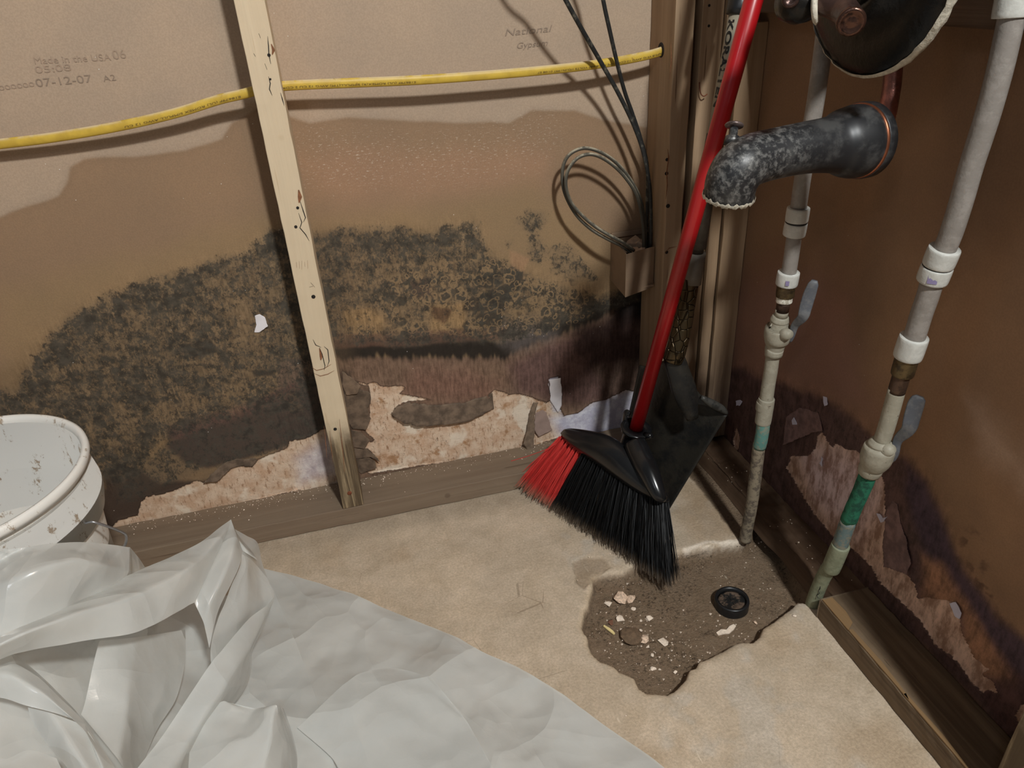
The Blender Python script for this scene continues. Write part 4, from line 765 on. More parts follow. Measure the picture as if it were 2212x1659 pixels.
mesh('valve_body', *tube([ec+[.002, 0, 0], ec+[.03, 0, 0], ec+[.05, 0, 0], ec+[.1, 0, .004]], [.034, .034, .024, .024], 28), M_brs, sv, True)

# ================================================================== BROOM
M_red = plain('red_enamel_tube', lin((172, 20, 26)), .32, 0, .5, var=.06, scale=12, **{'Coat Weight': .3, 'Coat Roughness': .15})
M_bp = plain('glossy_black_plastic', (.010, .010, .011), .22, 0, .5, var=.2, scale=30)
t = NT('bristle_black'); g = t.attr('tip'); M_bb = t.fin(t.mix(t.ramp(g, .84, 1.08), (.0045, .0045, .005), lin((110, 94, 78))), .5, 0, .28)
t = NT('bristle_red'); g = t.attr('tip'); M_br = t.fin(t.mix(t.ramp(g, .8, 1.), lin((205, 56, 52)), lin((170, 110, 92))), .45, 0, .45)
W1 = deep(1213, 934, 1.37); W2 = deep(1443, 1082, 1.205); hb = deep(1374, 926, 1.272); ht = deep(1636, -30, .865)
TL = on(1128, 1046, 1, -.0925); TR = on(1455, 1262, 2, .001)
br = thing('push_broom', 'broom with red handle and red and black bristles leaning in the corner', 'broom', (TL+TR)/2)
hd = (ht-hb)/np.linalg.norm(ht-hb)
mesh('handle', *tube([hb-(ht-hb)*.03, ht+hd*.24], .0116, 28), M_red, br, True)
u = (W2-W1)/np.linalg.norm(W2-W1); hd = (ht-hb)/np.linalg.norm(ht-hb); wn = np.cross(u, hd); wn /= np.linalg.norm(wn)
if wn@(CAM-W1) < 0: wn = -wn
upb = np.cross(wn, u); upb = upb if upb[2] > 0 else -upb
# block: lofted elliptical sections with a humped top
N = 40; V = []; F = []; ns = 20; L = np.linalg.norm(W2-W1); tc = float((hb-W1)@u)/L
for i in range(N+1):
    s_ = i/N; e = (1-abs(2*s_-1)**5)**.5; hh = (.0135+.017*math.exp(-((s_-.50)/.32)**2))*e+.0006; ww = (.012+.012*math.sin(math.pi*s_)**.6)*max(e, .25); cen = W1+u*L*s_+upb*(hh*.35+.010*math.exp(-((s_-.42)/.3)**2)-.002)
    for k in range(ns):
        a = 2*math.pi*k/ns; V.append(cen+wn*ww*math.cos(a)+upb*hh*math.sin(a)*(1 if math.sin(a) > 0 else 1.0))
    if i:
        for k in range(ns): F.append(((i-1)*ns+k, (i-1)*ns+(k+1) % ns, i*ns+(k+1) % ns, i*ns+k))
F += [tuple(range(ns))[::-1], tuple(range(N*ns, N*ns+ns))]
mesh('broom_head', V, F, M_bp, br, True)
# raised rib running from the socket down to the right end
rp = [deep(1372, 958, 1.250), deep(1384, 985, 1.236), deep(1402, 1020, 1.214), (W2+upb*.014+wn*.013)-u*.012, W2+upb*.004+wn*.008-u*.003]
mesh('head_rib', *tube(rp, [.019, .0195, .0175, .0125, .007], 24, 30), M_bp, br, True)
# socket with flared collar and hang tab
sa = hb-hd*.046; mesh('handle_socket', *lathe((sa, ht), [(0, .001), (0, .018), (.012, .0205), (.030, .0195), (.040, .0225), (.044, .0265), (.047, .0275), (.049, .0262), (.0485, .0135), (.040, .0128)], 36), M_bp, br, True)
cc = hb+hd*.001; sdv = -u; mesh('socket_tab', *tube([cc+sdv*.020-hd*.028, cc+sdv*.026-hd*.004, cc+sdv*.029+hd*.014, cc+sdv*.026+hd*.020, cc+sdv*.020+hd*.020], [.010, .0095, .0075, .006, .004], 14, 16, sx=1.0, sy=.45), M_bp, br, True)
mesh('socket_tab', *tube([cc-sdv*.022-hd*.004, cc-sdv*.031+hd*.001, cc-sdv*.034+hd*.003], [.0065, .0055, .004], 12), M_bp, br, True)
# bristles
g = random.Random(21); NT_ = 24; rows = 3
def tuft(s_, row, mat, name, cnt=36):
    root0 = W1+u*L*(.015+.965*s_)+wn*(.012*(row-1))*(.5+.5*math.sin(math.pi*max(.08, min(.92, s_))))+upb*(-.004+.004*math.exp(-((s_-.45)/.3)**2)); tip0 = TL+(TR-TL)*s_
    mid = .02*math.sin(math.pi*s_); tip0 = tip0+np.array([0, 0, .0]) ; down = tip0-root0; V = []; F = []; A = []
    for q in range(cnt):
        a = g.random()*6.283; r0 = .0030*math.sqrt(g.random()); j = u*math.cos(a)*r0+wn*math.sin(a)*r0
        tp = tip0+u*g.gauss(0, .0046)+wn*((row-1)*.011+g.gauss(0, .004))+down/np.linalg.norm(down)*g.uniform(-.009, .002); rt = root0+j; bow = u*g.gauss(0, .0015)+wn*g.gauss(.002, .0012)
        tp[2] = max(tp[2], .0015 if tp[1] < -.0895 else .040)
        if tp[1] > -.0905 and tp[2] < .04: tp[1] = -.0905
        n0 = len(V); rad = g.uniform(.00050, .00068)
        for k in range(5):
            f_ = k/4; p = rt+(tp-rt)*f_+bow*math.sin(math.pi*f_); rr = rad*(1-.35*f_)
            for m_ in range(3): b_ = 2.094*m_+a; V.append(p+(u*math.cos(b_)+wn*math.sin(b_))*rr); A.append(f_)
            if k:
                for m_ in range(3): F.append((n0+(k-1)*3+m_, n0+(k-1)*3+(m_+1) % 3, n0+k*3+(m_+1) % 3, n0+k*3+m_))
    return mesh(name, V, F, mat, br, attrs={'tip': np.array(A)})
for i in range(NT_):
    for row in range(rows):
        red = i < 6
        o = tuft((i+.2)/(NT_-.6), row, M_br if red else M_bb, 'bristle_tuft')
        if red: o['label'] = 'red bristle tuft'
mesh('stray_bristle', *tube([W1+u*.004, on(1190, 985, 1, -.15), on(1150, 1010, 1, -.12), on(1104, 996, 1, -.10)][:1]+[on(1196, 962, 1, -.13), on(1150, 982, 1, -.115), on(1104, 996, 1, -.10)], .0006, 5, 16), M_br, br, attrs=None)

# ================================================================== SHOVEL
M_sh = pmat('scuffed_black_steel', lin((26, 26, 26)), lin((44, 41, 36)), (.4, .62), 22, .42, .0)
M_shaft = pmat('dark_fibreglass', lin((52, 44, 36)), lin((60, 52, 44)), rough=.45)
t = NT('hex_grip_bronze'); hx = t.vor(80, 'DISTANCE_TO_EDGE', t.sc((1, 1, .8))); hx.node.inputs['Randomness'].default_value = .45; t.bump(t.ramp(hx, .0, .09), .0012); M_grip = t.fin(t.mix(t.ramp(hx, .02, .06), lin((40, 31, 20)), lin((80, 66, 46))), .28, .75, .5)
M_lbl = plain('white_label', lin((150, 140, 122)), .5, var=.04); M_slv = plain('grey_sleeve', lin((110, 102, 92)), .5, var=.08)
Npt = deep(1458, 775, 1.19); sh = thing('shovel', 'black bladed shovel standing behind the broom, handle in the corner', 'shovel', on(1440, 1112, 2, 0))
TA = deep(1613, -20, .985); ax_ = [(1474, 745, 1.19), (1490, 640, 1.155), (1497, 590, 1.14), (1504, 545, 1.122), (1521, 430, 1.08), (1547, 290, 1.035), (1574, 130, 1.0), (1597, 20, .98), (1609, -40, .97)]
A3 = [deep(*p) for p in ax_]; A3[6] = A3[5]+(A3[7]-A3[5])*.58; A3[8] = A3[7]+(A3[7]-A3[5])*.22
mesh('socket_grip', *tube([deep(1453, 778, 1.192), deep(1462, 752, 1.182), deep(1474, 705, 1.172), deep(1484, 650, 1.158), deep(1492, 602, 1.144)], [.0165, .0162, .0150, .0142, .0138], 28, 40), M_grip, sh, True)
mesh('sleeve', *tube([A3[1]+(A3[2]-A3[1])*.55, A3[2], A3[3]], [.0148, .0150, .0148], 24), M_slv, sh, True)
mesh('shaft', *tube([A3[3]+(A3[4]-A3[3])*-.05, A3[3]+(A3[4]-A3[3])*.08, A3[3]+(A3[4]-A3[3])*.1, A3[4], A3[5]], [.011, .011, .0140, .0140, .0132], 24), M_shaft, sh, True)
mesh('shaft_label', *tube([A3[5]+(A3[6]-A3[5])*-.0, A3[6], A3[7]], [.0127, .0127, .0127], 28), M_lbl, sh, True)
mesh('shaft_end', *tube([A3[7]-(A3[7]-A3[6])*.1, A3[7], A3[8]], [.016, .017, .017], 20), M_dr, sh, True)
sd_ = A3[8]-A3[7]; sd_ /= np.linalg.norm(sd_); mesh('shaft', *tube([A3[8]-sd_*.01, A3[8]+sd_*.06], .0135, 20), M_shaft, sh, True)
mesh('grip_cap', *tube([A3[8]+sd_*.055, A3[8]+sd_*.06, A3[8]+sd_*.09, A3[8]+sd_*.1], [.014, .0165, .0165, .010], 20), M_dr, sh, True)
# lettering down the label
def wraptext(s_, p0, p1, r, size, mat, par, phi):
    d = p1-p0; Ln = np.linalg.norm(d); d = d/Ln; look = CAM-(p0+p1)/2; look -= d*(look@d); look /= np.linalg.norm(look); side = np.cross(d, look)
    cu_ = bpy.data.curves.new('t', 'FONT'); cu_.body = s_; cu_.size = size; cu_.offset = size*.03; o = bpy.data.objects.new('t', cu_); COL.objects.link(o); bpy.context.view_layer.update()
    me = bpy.data.meshes.new_from_object(o.evaluated_get(bpy.context.evaluated_depsgraph_get())); bpy.data.objects.remove(o); w = max(v.co.x for v in me.vertices)
    for v in me.vertices:
        x = v.co.x/w*Ln; a = phi-(v.co.y-size*.35)/r; v.co = Vector(p0+d*x+(look*math.cos(a)+side*math.sin(a))*(r+.0007))
    me.name = 'lettering'; me.materials.clear(); return link('lettering', me, mat, par)
wraptext('KORALTEN', A3[7]-(A3[7]-A3[6])*.20, A3[6]-(A3[6]-A3[5])*.62, .0127, .0125, M_dr, sh, .62)
# blade
A_ = deep(1572, 897, 1.245); CR = on(1438, 1114, 2, .001); CL = on(1338, 985, 1, -.10); CL[2] = max(CL[2], .041); AL = deep(1383, 792, 1.31)
nu, nv = 30, 34; V = []; look = CAM-(A_+CL)/2; look /= np.linalg.norm(look)
mid0 = Npt-look*.004
for i in range(nu+1):
    a = i/nu
    top = AL*(1-a)+A_*a; arch = math.exp(-((a-.42)/.26)**2); top = top+(mid0-(AL*.55+A_*.45))*arch*.9
    bot = CL*(1-a)+CR*a
    for j in range(nv+1):
        b_ = j/nv; p = top*(1-b_)+bot*b_; p = p-look*(.022*math.sin(math.pi*a)*(1-.25*b_))-look*.010*math.sin(math.pi*b_)+look*.008*math.exp(-((a-.47)/.05)**2)*max(0, 1-b_*1.5)
        V.append(p)
o = mesh('blade', V, gridfaces(nu+1, nv+1), M_sh, sh, True); so = o.modifiers.new('t', 'SOLIDIFY'); so.thickness = .0022; so.offset = -1
mesh('blade_neck', *tube([deep(1455, 772, 1.19), deep(1466, 805, 1.20), deep(1480, 850, 1.215), deep(1496, 905, 1.235)], [.0172, .0185, .020, .010], 20, 16, sx=1., sy=.55, up=look), M_sh, sh, True)
st_ = [deep(1515, 858, 1.222), deep(1538, 872, 1.232), deep(1560, 884, 1.24), deep(1571, 894, 1.244)]
mesh('foot_step', *tube(st_, [.004, .0075, .0065, .003], 12, 16), pmat('scuffed_grey_edge', lin((64, 62, 58)), lin((40, 39, 37)), rough=.5), sh, True)

# ================================================================== BUCKET
t = NT('dirty_white_bucket'); n = t.noise(1, 7, .75, t.sc((44, 44, 22))); n2 = t.noise(90, 5, .7); gm = t.m_('MULTIPLY', t.ramp(n, .57, .62), t.ramp(n2, .45, .55))
M_bk = t.fin(t.mix(t.m_('MULTIPLY', gm, .8), lit(228, 225, 219, .95), lit(134, 108, 78)), .35, 0, .4, **{'Subsurface Weight': 0.0})
bc = np.array([-1.192, -.334]); bh = .385; bk = thing('white_bucket', 'white plastic bucket with dirt smears inside, at the left edge', 'bucket', (bc[0], bc[1], 0))
ax2 = ((bc[0], bc[1], 0.), (bc[0], bc[1], 1.))
def crisp(pr, k=3): return [(a+e*.00005, b) for a, b in pr for e in range(k)]
mesh('bucket_body', *lathe(ax2, crisp([(.001, .001), (.001, .124), (.004, .127), (.22, .1335), (.298, .1415), (bh-.008, .1460), (bh-.008, .1435), (bh-.08, .1388), (.008, .1245), (.007, .001)]), 96), M_bk, bk, True)
mesh('rim', *lathe(ax2, [(bh-.012, .1462), (bh-.012, .1520), (bh-.007, .1540), (bh-.001, .1535), (bh+.0012, .1503), (bh, .1462), (bh-.006, .1440), (bh-.011, .1438)], 96), M_bk, bk, True)
mesh('collar', *lathe(ax2, crisp([(bh-.020, .1452), (bh-.022, .1480), (bh-.045, .1515), (bh-.056, .1530), (bh-.066, .1525), (bh-.086, .1475), (bh-.0875, .1465), (bh-.0865, .1405)]), 96), M_bk, bk, True)
ang = -.32; ew = np.array([bc[0]+.1525*math.cos(ang), bc[1]+.1525*math.sin(ang), bh-.066])
M_wire = plain('galvanised_wire', (.42, .42, .44), .35, .9)
p_ = [on(205, 1046, 1, ew[1]-.01), on(224, 1044, 1, ew[1]-.01), on(258, 1080, 1, ew[1]), on(241, 1108, 1, ew[1]), on(226, 1118, 1, ew[1])]
mesh('bail_wire', *tube([ew-np.array([.01, 0, 0]), ew+[.004, 0, 0.002], ew+[.012, .0, -.001], ew+[.030, .006, -.024], ew+[.034, .008, -.036], ew+[.026, .008, -.052], ew+[.012, .0, -.060], ew+[.004, -.004, -.068]], .0016, 10, 40), M_wire, bk, True)

# ================================================================== PLASTIC SHEETING
t = NT('milky_plastic_film'); t.t.nodes.remove(t.b)
pb = t.n('ShaderNodeBsdfPrincipled'); n = t.noise(14, 4, .6); cc_ = t.mix(t.ramp(n, .3, .7), (.72, .73, .705), (.78, .79, .765)); t.put(pb.inputs['Base Color'], cc_); pb.inputs['Roughness'].default_value = .28; pb.inputs['Specular IOR Level'].default_value = .45
pb.inputs['Coat Weight'].default_value = .7; pb.inputs['Coat Roughness'].default_value = .035
bm_ = t.n('ShaderNodeBump'); bm_.inputs['Distance'].default_value = .010; bm_.inputs['Strength'].default_value = .9; wq = t.n('ShaderNodeVectorMath', operation='ADD'); t.put(wq.inputs[0], t.obj()); wq2 = t.n('ShaderNodeVectorMath', operation='SCALE'); t.put(wq2.inputs[0], t.noise(5, 2, .5, col=True)); wq2.inputs['Scale'].default_value = .12; t.put(wq.inputs[1], wq2.outputs[0])
t.put(bm_.inputs['Height'], t.m_('ADD', t.m_('ADD', t.m_('MULTIPLY', t.vor(7, 'F1', wq.outputs[0]), 2.6), t.m_('MULTIPLY', t.vor(23, 'F1', wq.outputs[0]), .28)), t.m_('ADD', t.m_('MULTIPLY', t.noise(9, 3, .5), .8), t.m_('MULTIPLY', t.noise(70, 3, .6, None, 1.), .035)))); t.t.links.new(bm_.outputs[0], pb.inputs['Normal']); t.t.links.new(bm_.outputs[0], pb.inputs['Coat Normal'])
tl = t.n('ShaderNodeBsdfTranslucent'); tl.inputs[0].default_value = (.8, .79, .76, 1); tr = t.n('ShaderNodeBsdfTransparent')
m1 = t.n('ShaderNodeMixShader'); m1.inputs[0].default_value = .22; t.t.links.new(pb.outputs[0], m1.inputs[1]); t.t.links.new(tl.outputs[0], m1.inputs[2])
m2 = t.n('ShaderNodeMixShader'); m2.inputs[0].default_value = .18; t.t.links.new(m1.outputs[0], m2.inputs[1]); t.t.links.new(tr.outputs[0], m2.inputs[2]); t.t.links.new(m2.outputs[0], t.out.inputs[0])
M_film = t.m
def clear_bucket(p):
    q = p.copy(); k = 1.
    while math.hypot(q[0]-bc[0], q[1]-bc[1]) < .1635 and q[2] < bh+.004 and k > .6: k -= .004; q = CAM+(p-CAM)*k
    return q
def patch(rows, nu=60, nv=24, amp=.0015, seed=1, fz=None):
    """rows: lists of (px, py, z) on horizontal levels, lofted smoothly"""
    R3 = [spline([on(x, y, 2, z) for x, y, z in r], nu) for r in rows]; V = []
    def cross(c):
        c = np.array(c); k = len(c)-1; t_ = np.linspace(0, k, nv); i_ = np.minimum(t_.astype(int), k-1); u_ = (t_-i_)[:, None]
        L_ = c[i_]*(1-u_)+c[i_+1]*u_; return L_*.72+spline(list(c), nv)*.28 if k > 1 else L_
    colz = [cross([r_[i] for r_ in R3]) for i in range(nu)]
    for i in range(nu):
        for j in range(nv):
            p = colz[i][j].copy(); p[2] += amp*(float(fbm(np.array(p[0]), np.array(p[1]), 22, 3, seed))+1.6*(.5-abs(float(fbm(np.array(p[0]), np.array(p[1]), 9, 2, seed+40)))*2))*math.sin(math.pi*i/(nu-1))**.3; p[2] = max(p[2], .0012); V.append(clear_bucket(p))
    return V, [tuple(q) for q in gridfaces(nu, nv)[:, ::-1]]
P_all = []
# flat lying part with its free edge
P_all.append(patch([[(560, 1226, .004), (700, 1263, .004), (900, 1341, .005), (1020, 1396, .006), (1150, 1462, .006), (1215, 1503, .006), (1300, 1560, .006), (1440, 1662, .006), (1600, 1790, .006)],
                    [(540, 1300, .012), (700, 1330, .008), (860, 1390, .010), (960, 1450, .012), (1060, 1520, .010), (1120, 1560, .010), (1200, 1620, .010), (1300, 1710, .008), (1420, 1830, .008)],
                    [(500, 1440, .014), (640, 1450, .012), (780, 1470, .016), (880, 1530, .012), (960, 1600, .018), (1020, 1650, .012), (1080, 1700, .012), (1150, 1780, .01), (1250, 1880, .01)],
                    [(440, 1760, .014), (560, 1770, .014), (680, 1780, .014), (760, 1790, .014), (830, 1800, .014), (880, 1810, .014), (920, 1820, .014), (960, 1850, .014), (1000, 1920, .014)]], 110, 60, .0035, 3))
# fold lying on top of it
P_all.append(patch([[(642, 1572, .030), (700, 1518, .034), (748, 1476, .034), (785, 1452, .032), (850, 1444, .022), (930, 1462, .018)],
                    [(720, 1640, .026), (780, 1580, .028), (830, 1540, .030), (880, 1520, .026), (950, 1520, .022), (1010, 1560, .017)],
                    [(800, 1800, .02), (880, 1760, .02), (940, 1740, .02), (1000, 1720, .018), (1060, 1720, .016), (1120, 1760, .014)]], 60, 30, .002, 5))
# heap under the folds
P_all.append(patch([[(-120, 1300, .30), (80, 1300, .27), (230, 1290, .20), (380, 1290, .10), (480, 1290, .05), (585, 1262, .012)],
                    [(-120, 1420, .26), (80, 1420, .22), (240, 1400, .15), (380, 1420, .06), (500, 1420, .035), (640, 1390, .014)],
                    [(-120, 1540, .24), (80, 1540, .20), (240, 1540, .13), (380, 1540, .07), (520, 1540, .04), (680, 1500, .016)],
                    [(-120, 1660, .22), (80, 1670, .18), (260, 1670, .12), (400, 1670, .07), (540, 1670, .045), (720, 1640, .018)],
                    [(-120, 1850, .2), (80, 1850, .16), (260, 1850, .12), (400, 1850, .07), (540, 1850, .04), (720, 1850, .018)]], 80, 60, .004, 7))
# back crumple against the bucket
P_all.append(patch([[(-120, 1222, .345), (0, 1191, .355), (60, 1183, .355), (120, 1177, .350), (180, 1174, .340), (240, 1178, .315), (281, 1182, .285)],
                    [(-120, 1300, .350), (0, 1260, .360), (60, 1240, .362), (120, 1222, .358), (180, 1215, .345), (240, 1225, .312), (282, 1235, .270)],
                    [(-120, 1440, .315), (0, 1400, .31), (60, 1370, .31), (120, 1345, .30), (180, 1320, .28), (240, 1300, .26), (283, 1290, .23)]], 60, 30, .003, 9))
P_all.append(patch([[(281, 1182, .285), (300, 1205, .25), (315, 1228, .215)], [(282, 1235, .27), (300, 1245, .24), (325, 1258, .2)], [(283, 1290, .23), (305, 1290, .21), (340, 1290, .17)]], 14, 12, .001, 9))
# long ribbon fold
P_all.append(patch([[(-100, 1415, .315), (0, 1366, .315), (58, 1337, .31), (139, 1300, .298), (210, 1270, .285), (278, 1242, .272), (315, 1226, .265), (380, 1198, .25), (434, 1170, .24), (470, 1144, .232), (499, 1122, .225)],
                    [(-100, 1445, .330), (0, 1390, .335), (58, 1363, .333), (139, 1335, .325), (210, 1310, .312), (278, 1290, .296), (320, 1275, .284), (380, 1245, .266), (425, 1215, .252), (460, 1180, .24), (492, 1146, .226)],
                    [(-100, 1480, .30), (0, 1424, .302), (60, 1404, .30), (139, 1392, .292), (203, 1382, .280), (278, 1370, .262), (320, 1354, .25), (356, 1337, .24), (392, 1318, .226), (408, 1308, .22), (420, 1302, .215)]], 120, 24, .0015, 11))
# peaked hood: left facet, middle facet, right facet
P_all.append(patch([[(499, 1122, .225), (482, 1165, .222), (455, 1220, .218), (435, 1268, .215), (420, 1302, .21)],
                    [(512, 1160, .220), (500, 1200, .226), (480, 1250, .222), (455, 1300, .208), (440, 1345, .188)],
                    [(524, 1190, .198), (518, 1222, .205), (500, 1262, .200), (472, 1320, .185), (452, 1400, .155)]], 40, 16, .001, 13))
P_all.append(patch([[(499, 1122, .225), (505, 1142, .205), (508, 1148, .195)], [(515, 1165, .215), (530, 1180, .200), (545, 1192, .185)], [(524, 1190, .198), (540, 1200, .19), (556, 1210, .18)]], 12, 10, .0005, 13))
P_all.append(patch([[(506, 1142, .190), (532, 1156, .180), (556, 1172, .168), (566, 1215, .150), (580, 1255, .13), (592, 1290, .11), (580, 1322, .10), (560, 1360, .09), (546, 1400, .08)],
                    [(515, 1170, .196), (528, 1190, .194), (535, 1215, .188), (535, 1250, .178), (535, 1290, .165), (530, 1325, .15), (515, 1360, .135), (500, 1400, .12), (490, 1440, .105)],
                    [(524, 1190, .196), (518, 1222, .198), (500, 1262, .194), (485, 1300, .186), (472, 1330, .176), (460, 1370, .162), (455, 1400, .15), (455, 1425, .138), (458, 1440, .128)]], 60, 20, .0015, 15))
# band running down to the lower left
P_all.append(patch([[(592, 1290, .112), (575, 1310, .125), (540, 1335, .14), (505, 1372, .148), (475, 1410, .15), (455, 1435, .15), (410, 1500, .148), (350, 1585, .145), (294, 1662, .14), (200, 1790, .13)],
                    [(590, 1300, .108), (570, 1340, .118), (545, 1390, .126), (520, 1430, .132), (500, 1460, .134), (475, 1500, .134), (440, 1550, .134), (395, 1620, .132), (350, 1690, .13), (280, 1800, .12)],
                    [(588, 1305, .10), (568, 1360, .09), (546, 1405, .082), (543, 1440, .075), (535, 1475, .07), (515, 1510, .068), (490, 1540, .066), (450, 1620, .065), (420, 1700, .06), (360, 1820, .06)]], 80, 20, .0015, 17))
# front centre sheet leaning between the folds
P_all.append(patch([[(216, 1384, .235), (205, 1420, .225), (195, 1460, .215), (185, 1505, .205), (175, 1543, .20)],
                    [(300, 1376, .20), (290, 1430, .192), (280, 1500, .182), (270, 1570, .172), (255, 1640, .165)],
                    [(400, 1360, .10), (400, 1430, .10), (380, 1510, .105), (330, 1600, .11), (290, 1700, .12)]], 40, 30, .003, 19))
# left ribbons
P_all.append(patch([[(-100, 1412, .27), (0, 1413, .265), (30, 1415, .262), (80, 1452, .25), (130, 1500, .238), (172, 1546, .225), (215, 1610, .21), (262, 1680, .20), (330, 1800, .19)],
                    [(-100, 1450, .285), (0, 1455, .282), (40, 1465, .278), (90, 1495, .264), (130, 1530, .252), (165, 1562, .24), (195, 1600, .228), (230, 1680, .215), (270, 1800, .2)],
                    [(-100, 1500, .262), (0, 1507, .262), (50, 1522, .258), (95, 1534, .25), (140, 1548, .242), (175, 1562, .232), (188, 1575, .226), (192, 1640, .21), (180, 1800, .2)]], 60, 18, .0015, 21))
P_all.append(patch([[(60, 1528, .245), (70, 1560, .235), (95, 1600, .228), (130, 1640, .222), (170, 1690, .215)],
                    [(110, 1540, .25), (130, 1570, .245), (155, 1610, .24), (180, 1650, .232), (210, 1700, .225)],
                    [(165, 1560, .235), (190, 1580, .225), (215, 1620, .215), (240, 1660, .208), (270, 1710, .2)]], 30, 16, .001, 23))
P_all.append(patch([[(-100, 1640, .26), (0, 1640, .25), (60, 1618, .245), (122, 1638, .235)], [(-100, 1720, .27), (0, 1710, .26), (80, 1700, .25), (160, 1720, .24)], [(-100, 1850, .25), (0, 1850, .25), (80, 1850, .24), (160, 1850, .23)]], 30, 16, .002, 25))
# crisp pointed crumple at the bottom
P_all.append(patch([[(405, 1690, .11), (412, 1600, .115), (418, 1562, .12), (450, 1535, .12), (480, 1514, .12), (496, 1518, .115)],
                    [(500, 1720, .12), (510, 1620, .118), (520, 1580, .116), (530, 1560, .114), (540, 1545, .112), (550, 1530, .108)],
                    [(560, 1720, .115), (572, 1640, .12), (580, 1600, .125), (588, 1560, .128), (595, 1527, .130), (597, 1524, .130)],
                    [(620, 1720, .08), (622, 1650, .085), (620, 1610, .09), (612, 1580, .10), (603, 1545, .118), (599, 1525, .129)],
                    [(634, 1720, .03), (642, 1650, .035), (640, 1620, .038), (630, 1580, .045), (618, 1545, .05), (612, 1530, .05)]], 50, 50, .003, 27))
fo = mesh('plastic_sheeting', *join(*P_all), M_film, None, True)
tag(fo, 'crumpled milky plastic sheeting heaped over the floor at lower left', 'plastic sheet')

# ================================================================== DEBRIS
M_chip = plain('white_plaster_chip', lit(226, 208, 190, .9), .85, var=.12, scale=220, bump=.001)
M_chipd = plain('speckled_plaster_chip', lit(196, 170, 148), .9, var=.35, scale=260, bump=.001)
zf = -.0235
ch = [(1339, 1296, .013, 1.0, 1, 'largest speckled white plaster chip in the dirt hole'), (1314, 1306, .0075, .6, 0, 'white chip beside the largest speckled one, on its left'), (1362, 1296, .010, .6, 1, 'greyish flat chip touching the right side of the largest one'),
      (1340, 1338, .0078, .9, 0, 'ragged white chip below the largest one'), (1401, 1336, .0078, .8, 0, 'oval white chip right of the ragged one'), (1344, 1361, .0042, .9, 0, 'small white chip just above the round stone'),
      (1390, 1383, .0095, .9, 1, 'cracked pinkish white chip in the middle of the hole'), (1399, 1396, .0036, .8, 0, 'tiny bluish white chip under the cracked one'), (1432, 1389, .0085, .6, 0, 'white chip right of the cracked one'),
      (1368, 1315, .0050, .5, 0, 'small pale chip below the greyish flat one'), (1412, 1446, .0050, .9, 0, 'white chip low in the hole near its deep corner'), (1426, 1446, .0026, .9, 0, 'tiny round white crumb right of the lowest chip'),
      (1459, 1452, .0036, .9, 0, 'small white crumb at the deep dark corner'), (1631, 1345, .0048, .8, 1, 'grey chip near the right rim of the hole'), (1716, 1330, .0040, .9, 0, 'white crumb on the concrete left of the right pipe'),
      (1385, 1340, .0030, .6, 0, 'thin sliver of chip between two larger white chips'), (1410, 1415, .0034, .8, 0, 'pinkish crumb below the middle chips'), (1385, 1362, .0036, .5, 0, 'sliver chip above the cracked one')]
for i, (x, y, r, fl, m_, lb) in enumerate(ch):
    p = on(x, y, 2, zf if x < 1700 else .001); tag(mesh('plaster_chip', *shards((p[0], p[1], p[2]-.001), r, 70+i, .45*fl+.1), M_chipd if m_ else M_chip), lb, 'debris', 'plaster chips in the dirt hole')
def strip(name, pts, w, mat, z, label):
    P_ = [on(x, y, 2, z) for x, y in pts]; V = []; F = []
    for i, p in enumerate(P_):
        d = P_[min(i+1, len(P_)-1)]-P_[max(i-1, 0)]; s_ = np.cross([0, 0, 1.], d); s_ /= np.linalg.norm(s_)
        for a, h in ((-1, 0), (-1, .002), (1, .0025), (1, 0)): V.append(p+s_*a*w[i]+np.array([0, 0, h]))
        if i:
            for k in range(4): F.append(((i-1)*4+k, (i-1)*4+(k+1) % 4, i*4+(k+1) % 4, i*4+k))
    F += [(0, 1, 2, 3), tuple(range(len(V)-4, len(V)))[::-1]]; return tag(mesh(name, V, F, mat), label, 'debris')
strip('wood_sliver', [(1304, 1353), (1314, 1360), (1322, 1366), (1327, 1371)], [.0012, .0022, .0022, .0015], plain('yellow_sliver', lit(206, 186, 132), .7), zf, 'narrow yellowish sliver near the left rim of the hole')
strip('paper_scrap', [(1549, 1371), (1560, 1366), (1572, 1366), (1580, 1358), (1587, 1352)], [.0025, .0042, .0036, .004, .0022], M_chip, zf, 'torn white scrap between the drain and the lower rim')
tag(mesh('stone', *shards((*on(1362, 1378, 2, zf)[:2], zf-.006), .019, 5, .45, 60), plain('dirt_stone', lit(98, 79, 61), .9, var=.25, scale=150, bump=.001)), 'rounded dirt covered stone in the middle of the hole', 'stone')
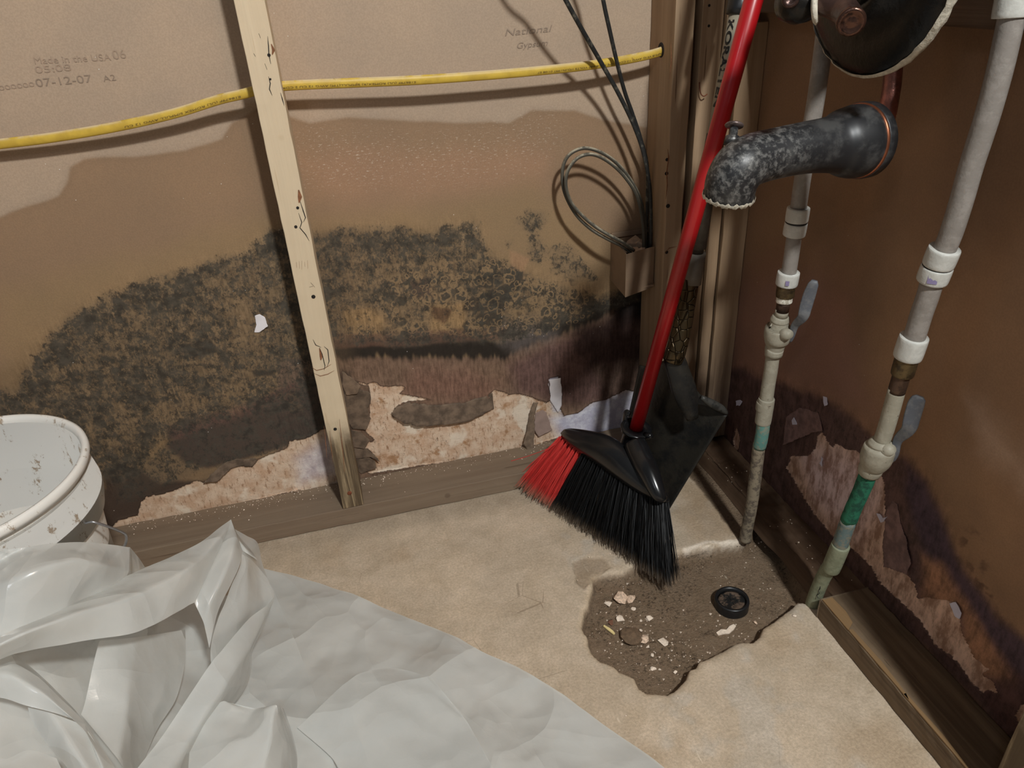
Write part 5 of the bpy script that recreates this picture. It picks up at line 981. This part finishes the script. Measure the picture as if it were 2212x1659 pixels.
tag(mesh('brown_chip', *shards((*on(1319, 1344, 2, zf)[:2], zf-.001), .007, 9, .3), plain('red_brown_chip', lit(112, 76, 58), .9)), 'reddish brown chip above the yellowish sliver', 'debris')
tag(mesh('plaster_crumb', *shards((*on(640, 1062, 2, .038)[:2], .037), .0075, 31, .7), M_chipd), 'greyish crumb on the bottom plate just left of the lone stud', 'debris')
tag(mesh('plaster_crumb', *shards((*on(612, 1040, 2, .038)[:2], .037), .014, 33, .6), M_chip), 'broken white plaster lump fallen against the back wall near the stud', 'debris')
# loose grit nobody could count
V = []; F = []; g = random.Random(99)
def grit(x, y, z, r):
    k = len(V); V.extend([(x+r, y, z), (x-r*.6, y+r*.8, z), (x-r*.5, y-r*.9, z), (x, y, z+r)]); F.extend([(k, k+1, k+3), (k+1, k+2, k+3), (k+2, k, k+3)])
hp = fl_([(1283, 1255), (1480, 1195), (1600, 1180), (1650, 1130), (1735, 1300), (1690, 1318), (1640, 1352), (1580, 1388), (1500, 1425), (1475, 1455), (1440, 1485), (1390, 1478), (1340, 1440), (1290, 1405), (1268, 1350)])
hx_ = [p[0] for p in hp]; hy_ = [p[1] for p in hp]; cnt = 0
while cnt < 420:
    x = g.uniform(min(hx_), max(hx_)); y = g.uniform(min(hy_), max(hy_))
    if sdf(np.array([x]), np.array([y]), hp)[0] < -.004 and g.random() < (1.0 if x < -.2 else .5): grit(x, y, zf-.001, abs(g.gauss(.0006, .0006))+.0004); cnt += 1
for _ in range(420): grit(g.uniform(-1.15, -.3), -.003-abs(g.gauss(0, .02)), .0375, abs(g.gauss(.0005, .0004))+.0003)
for _ in range(90): grit(g.uniform(-.85, -.1), g.uniform(-.8, -.1), .0005, abs(g.gauss(.0006, .0004))+.0004)
for _ in range(60): grit(g.uniform(-.07, -.01), g.uniform(-.8, -.15), .034, abs(g.gauss(.0006, .0004))+.0004)
tag(mesh('plaster_grit', V, F, M_chip), 'fine white plaster grit scattered over the dirt, plates and concrete', 'grit', None, 'stuff')
